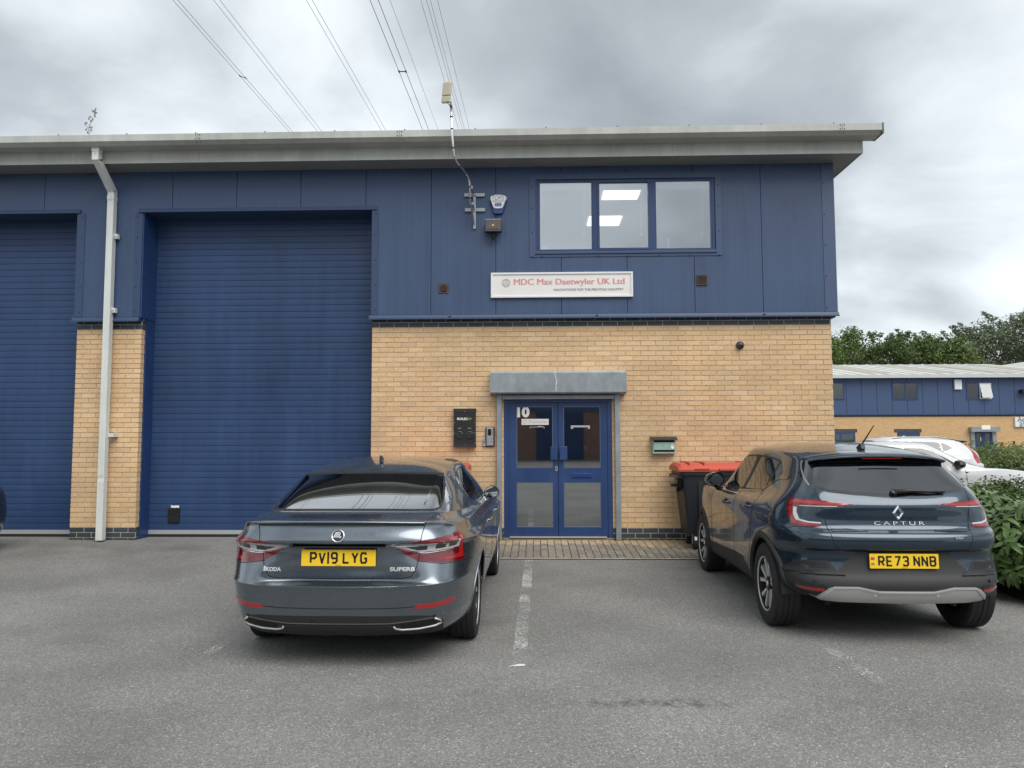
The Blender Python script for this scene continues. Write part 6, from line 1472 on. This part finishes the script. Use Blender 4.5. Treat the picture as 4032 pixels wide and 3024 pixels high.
# ================================================================ planting bed at the right
bed = struct(MB().grid([[(x_, y_, gz(y_) + .02) for x_ in (4.75, 5.3, 7, 9)] for y_ in (-3.9, -3, -1, 1, 2.2)]).build('planting_bed', mat('soil', (.06, .045, .032), 1, var=(9, .4), bump=(25, 1))))
def laurel(x, y, rx, ry, rz, n, nsep, label, seed, z0=.12):
    rnd = random.Random(seed); t = thing('laurel_bush', label, 'bush', (x, y, gz(y)), 0, 'laurel bushes in the bed')
    L_ = .135; lm = []
    for v_ in range(3):
        g = []
        for i, f in enumerate((0, .2, .45, .7, .9, 1)):
            wdt = (.0035, .017, .0245, .021, .010, .001)[i] * (1 + .08 * v_); dr_ = -.05 * f * f * (1 + .4 * v_) * L_ / .135
            g.append([(-wdt, f * L_, dr_ + wdt * .30), (0, f * L_, dr_), (wdt, f * L_, dr_ + wdt * .30)])
        lm.append(MB().grid(g).mesh('leaf', LEAFL, True))
    lst = []
    ns = n // 9
    for s_ in range(ns):
        th = rnd.uniform(0, 6.28); ph = math.acos(rnd.uniform(-.25, 1)); rr = rnd.uniform(.78, 1.08)
        d = Vector((math.sin(ph) * math.cos(th), math.sin(ph) * math.sin(th), math.cos(ph))); c = Vector((d.x * rx * rr, d.y * ry * rr, z0 + rz * .4 + d.z * rz * rr * .9)); 
        if c.z < .05: continue
        axis = (d + Vector((rnd.uniform(-.5, .5), rnd.uniform(-.5, .5), rnd.uniform(.1, .8)))).normalized()
        for k in range(9):
            a = k * 2.4 + rnd.uniform(-.3, .3); out = axis.orthogonal().normalized(); out = Matrix.Rotation(a, 3, axis) @ out
            dirn = (out * rnd.uniform(.8, 1.1) + axis * rnd.uniform(.1, .8) + Vector((0, 0, -.25))).normalized(); xax = dirn.cross(axis).normalized(); zax = xax.cross(dirn).normalized()
            p = c + axis * (k * .012 - .05) + out * .012; M = Matrix((xax, dirn, zax)).transposed().to_4x4(); M.translation = p; M = M @ Matrix.Scale(rnd.uniform(.7, 1.15), 4)
            lst.append((M, rnd.randrange(3)))
    cam_l = CAM - Vector((x, y, gz(y))); lst.sort(key=lambda q: (q[0].translation - cam_l).length - .35 * q[0].translation.z)
    big_ = MB()
    for i, (M, v_) in enumerate(lst):
        if i < nsep: link('leaf', lm[v_], t, M)
        else: big_.add([M @ v.co for v in lm[v_].vertices], [tuple(p.vertices) for p in lm[v_].polygons])
    o = big_.build('more_leaves', LEAFL, t, smooth=True, fix=False); stuff(o)
    st = MB()
    for k in range(26):
        th = rnd.uniform(0, 6.28); q = Vector((math.cos(th) * rx * rnd.uniform(.2, .8), math.sin(th) * ry * rnd.uniform(.2, .8), z0 + rz * rnd.uniform(.5, 1.0))); st.tube([(q.x * .25, q.y * .25, .0), (q.x * .7, q.y * .7, q.z * .6), tuple(q)], [.014, .01, .005], 5)
    st.build('stem', BARK, t)
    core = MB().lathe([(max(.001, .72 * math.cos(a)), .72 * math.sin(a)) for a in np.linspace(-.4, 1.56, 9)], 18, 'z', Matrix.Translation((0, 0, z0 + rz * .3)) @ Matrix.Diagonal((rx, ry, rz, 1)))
    core.build('dark_core', mat('dark_core', (.018, .022, .010), 1) if 'dark_core' not in MATS else MATS['dark_core'], t, smooth=True)  # solid near-black core, coloured for the shade inside the bush
    return t
LEAFL = leaf_mat('laurel_leaf', [(.075, .13, .035), (.11, .175, .06), (.06, .105, .028), (.13, .20, .075), (.085, .15, .045)], .15)
LEAFL.node_tree.nodes['Principled BSDF'].inputs['Roughness'].default_value = .33
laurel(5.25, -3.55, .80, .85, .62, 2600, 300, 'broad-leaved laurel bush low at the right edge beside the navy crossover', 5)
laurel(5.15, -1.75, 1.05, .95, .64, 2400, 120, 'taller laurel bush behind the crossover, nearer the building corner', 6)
def shrub(x, y, rx, ry, rz, n, size, m, label, seed, group=None, name='shrub'):
    rnd = random.Random(seed); t = thing(name, label, 'hedge' if name == 'hedge' else 'shrub', (x, y, gz(y)), 0, group); mb_ = MB()
    for _ in range(n):
        th = rnd.uniform(0, 6.28); u = rnd.uniform(0, 1); ph = math.acos(u); bumpy = 1 + .07 * math.sin(7 * th + 3 * ph) + .05 * math.sin(13 * th - 5 * ph); rr = bumpy * rnd.uniform(.78, 1.03)
        e = 2 / 3.2
        def sg_(v): return math.copysign(abs(v) ** e, v)
        d = Vector((sg_(math.sin(ph)) * sg_(math.cos(th)), sg_(math.sin(ph)) * sg_(math.sin(th)), sg_(math.cos(ph)))); c = Vector((d.x * rx * rr, d.y * ry * rr, d.z * rz * rr))
        nrm = (d + Vector((rnd.uniform(-.9, .9), rnd.uniform(-.9, .9), rnd.uniform(-.4, .9)))).normalized(); a = Matrix.Rotation(rnd.uniform(0, 6.28), 3, nrm) @ nrm.orthogonal().normalized(); b = nrm.cross(a); s = size * rnd.uniform(.6, 1.3)
        mb_.add([c - a * s, c + b * s * .5, c + a * s, c - b * s * .5], [(0, 1, 2, 3)])
    stuff(mb_.build('foliage', m, t, fix=False))
    MB().lathe([(max(.001, .74 * math.cos(a) ** .6), .74 * math.sin(a) ** .8) for a in np.linspace(0, 1.56, 9)], 24, 'z', Matrix.Diagonal((rx, ry, rz, 1))).build('dark_core', MATS['dark_core'], t, smooth=True)  # solid core under the leaves, inner shade put into its near-black colour
    return t
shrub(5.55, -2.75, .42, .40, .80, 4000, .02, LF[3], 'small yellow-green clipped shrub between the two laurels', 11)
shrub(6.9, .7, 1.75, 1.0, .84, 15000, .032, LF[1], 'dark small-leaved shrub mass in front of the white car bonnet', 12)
shrub(15.0, 12.0, 3.0, 1.3, 1.30, 15000, .05, LF[0], 'rounded green hedge behind the white cars at the right', 13, name='hedge')

# ================================================================ other cars
BGLASS = mat('dark_car_glass', (.012, .014, .015), .04, coat=1.0)
def simple_car(name, label, loc, rz, sx, sy, sz, pm_, tall_light=False, tint=PGLASS, group=None):
    root = thing(name, label, 'car', loc, rz, group); P = PC * np.array([sx, sy, sz]); c = Car(root, P, 7, 8)
    rb, fb, wr = RB * sy, FB * sy, .34
    for ya, u_ in ((rb, (4.0, 8.2)), (fb, (8.6, 13))): c.classify('CUT', None, 'side', circ_sd((ya, wr), .375), u_, r=(0, 12))
    sc = lambda pl: [(a * sx, z * sz) for a, z in pl]; sc2 = lambda pl: [(a * sy, z * sz) for a, z in pl]
    g_ = sc(gl); d_ = sc2(dlc)
    c.classify('rear_window', BGLASS, 'rear', lambda p: poly_sd(g_, p) + .01, (0, 4.6), False, r=(12.5, 16.5))
    for a, b in ((.75, 1.03), (1.06, 1.70), (1.75, 2.8)): c.classify('side_window', BGLASS, 'side', lambda p, a=a, b=b: np.maximum(poly_sd(d_, p) + .004, np.maximum(a * sy - p[:, 0], p[:, 0] - b * sy)), (4.4, 12.4), True, r=(12.5, 16.6))
    c.classify('windscreen', CGLASS, 'front', sc(wsc), (11.4, 15), False, r=(13, 17.2))
    if tall_light: c.classify('tail_light', LENSB, 'corner', [(.70, .86), (.86, .86), (.90, 1.0), (.80, 1.22), (.76, 1.42), (.70, 1.50), (.69, 1.40), (.72, 1.15)], (2.2, 5.8), True, r=(9, 17.5))
    else: c.classify('tail_light', LENS, 'corner', [(a * (sx + sy) / 2, z * sz) for a, z in [(.50, .9), (.78, .9), (.80, 1.08), (.5, 1.06)]], (1.5, 5.6), True, r=(9.5, 14.5))
    c.classify('sill_cladding', PLAST, 'side', sc2(sill), (5, 12), True, over=False, r=(0, 8))
    c.finish(pm_); car_shell(root, .24, .3, 3.8 * sy, .70)
    for sd_ in (1, -1):
        for ya in (rb, fb): wheel(root, .77 * sx * sd_, ya, wr, wr, .21, sd_, 5, .22, 'five'); arch_liner(root, .5, .84, ya, wr, .378, sd_)
        mr = empty('door_mirror', root, (.90 * sx * sd_, 2.58 * sy, 1.10 * sz)); g = []
        for t, s_ in ((0, 1), (.4, 1.04), (.8, .85), (1, .45)): g.append([(sd_ * (.01 + .11 * s_ * math.cos(a)), .13 * t, .01 + .07 * s_ * math.sin(a)) for a in np.linspace(0, 2 * math.pi, 17)])
        hs = MB().grid(g); n0 = len(hs.v); hs.f.append(tuple(range(n0 - 17, n0 - 1))); hs.f.append(tuple(range(16))); hs.build('shell', BLACK, mr, smooth=True, angle=40); MB().tube([(-.13 * sd_, .05, -.08), (0, .04, -.03)], .03, 7).build('arm', BLACK, mr)
        c.strip('shut_line', SHUTL, [(1.78 * sy, 1.06 * sz), (1.80 * sy, .3)], 'side', .008, mirror=False, sd_=sd_); c.strip('shut_line', SHUTL, [(2.74 * sy, 1.03 * sz), (2.82 * sy, .4)], 'side', .008, mirror=False, sd_=sd_)
    g = []
    for t in np.linspace(-1, 1, 15):
        x_ = t * .56 * sx; tip = (.30 + .08 * t ** 4) * sy; zt = (1.455 - .03 * t * t) * sz; g.append([(x_, tip + .3, zt + .03), (x_, tip, zt), (x_ * .98, tip + .03, zt - .025), (x_ * .95, tip + .2, zt - .04)])
    MB().grid(g).build('roof_spoiler', pm_, root, smooth=True, angle=45)
    seats(root, [(1.15 * sy, (-.33, .33), .60), (2.05 * sy, (-.35, .35), .62)], zs=.6)
    return c, root
c, r_ = simple_car('estate_car', 'white estate car with tall red rear lights, roof showing behind the crossover', (11.35, 9.0, 0), math.radians(90), 1.05, 1.10, .99, WHITEP, True)
for sd_ in (1, -1): MB().tube([(.56 * 1.05 * sd_, .9, 1.485), (.58 * 1.05 * sd_, 1.2, 1.52), (.58 * 1.05 * sd_, 2.0, 1.525), (.55 * 1.05 * sd_, 2.3, 1.49)], .016, 6).build('roof_rail', STEEL, r_)
simple_car('white_hatchback', 'white car facing right with its bonnet over the shrubs', (4.95, 3.4, 0), math.radians(-90), 1.0, .98, .925, WHITEP, False, CGLASS)
simple_car('black_hatchback', 'black car cut off by the left edge of the picture', (-8.26, -4.75, -.09), 0, 1.0, 1.0, 1.0, BLACKP)
simple_car('black_hatchback', 'black car roof peeping above the hedge at the far right', (24.8, 27, 0), math.radians(-90), 1.0, 1.0, .93, BLACKP)

# ================================================================ the unit behind the photographer, seen mirrored in the door glass and car paint
op = thing('opposite_unit', 'red-brown brick unit across the yard, seen only mirrored in the door glass', 'building', (0, -46, -.09))
MB().box(-45, 30, -12, 0, 0, 3.6).build('brick_wall', mat('red_brown_brick', (.24, .15, .12), .9, var=(1.5, .2)), op)
MB().box(-45, 30, -12, .08, 3.6, 6.2).build('cladding', FCL, op)
MB().prism([(.5, 6.2), (-6, 7.4), (-12.5, 6.2)], -45, 30, 'yz').build('roof', MATS['roof_sheet'], op)
for x_ in range(-40, 30, 10):
    w = empty('roller_door', op); MB().box(x_, x_ + 3.5, .0, .05, 0, 4.4).build('slat', SHUT, w)
    w = empty('window', op); MB().box(x_ + 5.2, x_ + 7.4, .07, .12, 4.4, 5.5).build('pane', MATS['far_pane'], w)

# ================================================================ litter of petals and grit
rl = random.Random(21); pt = MB(); lf2 = MB()
def fleck(mb_, x_, y_, s):
    a = rl.uniform(0, 6.28); z_ = gz(y_) + (.0185 if (-1.42 < y_ < 0 and -2.4 < x_ < 4.5) else .006); P_ = [(x_ + s * r0 * math.cos(a + q), y_ + s * r0 * math.sin(a + q), z_ + rl.uniform(0, .004)) for q, r0 in ((0, 1), (1.3, .6), (3.1, .9), (4.6, .5))]; mb_.add(P_, [(0, 1, 2, 3)])
for _ in range(420): fleck(pt, rl.gauss(1.1, .75), rl.uniform(-1.38, -.25), rl.uniform(.005, .014))
for _ in range(120): fleck(pt, rl.uniform(-6, 4), rl.uniform(-8.5, -1.5), rl.uniform(.004, .011))
for _ in range(160): fleck(lf2, rl.choice((-6.9, -5.2, -5.0, -7.6)) + rl.gauss(0, .3), rl.gauss(-.75, .12), rl.uniform(.006, .016))
for _ in range(90): fleck(lf2, rl.choice((-.45, -.4, .55, 1.1)) + rl.gauss(0, .09), rl.uniform(-.10, -.03), rl.uniform(.006, .015))
o = stuff(pt.build('fallen_petals', mat('petal', (.55, .50, .42), .8), fix=False)); tag(o, 'pale fallen petals scattered over paving and tarmac', 'litter')
o = stuff(lf2.build('fallen_leaves', mat('dead_leaf', (.24, .13, .06), .9, var=(30, .4)), fix=False)); tag(o, 'small brown dead leaves along the foot of the wall', 'litter')

# weed tufts and moss along the foot of the walls
wt_ = MB()
for _ in range(70):
    x_ = rl.choice((rl.uniform(1.15, 4.3), rl.uniform(-.62, -.48), rl.uniform(-7.0, -6.05), rl.uniform(-2.4, -.6))); y_ = rl.uniform(-.05, -.01)
    for _k in range(rl.randint(3, 7)):
        a = rl.uniform(0, 6.28); h = rl.uniform(.015, .055); w_ = .004; dx, dy = math.cos(a) * h * .5, -abs(math.sin(a)) * h * .4
        z_ = gz(y_) + (.018 if x_ > -2.45 else .004); wt_.add([(x_ - w_, y_, z_), (x_ + w_, y_, z_), (x_ + dx, y_ + dy, z_ + h)], [(0, 1, 2)])
o = stuff(wt_.build('wall_foot_weeds', LF[3], fix=False)); tag(o, 'tiny green weeds growing along the foot of the walls', 'weeds')
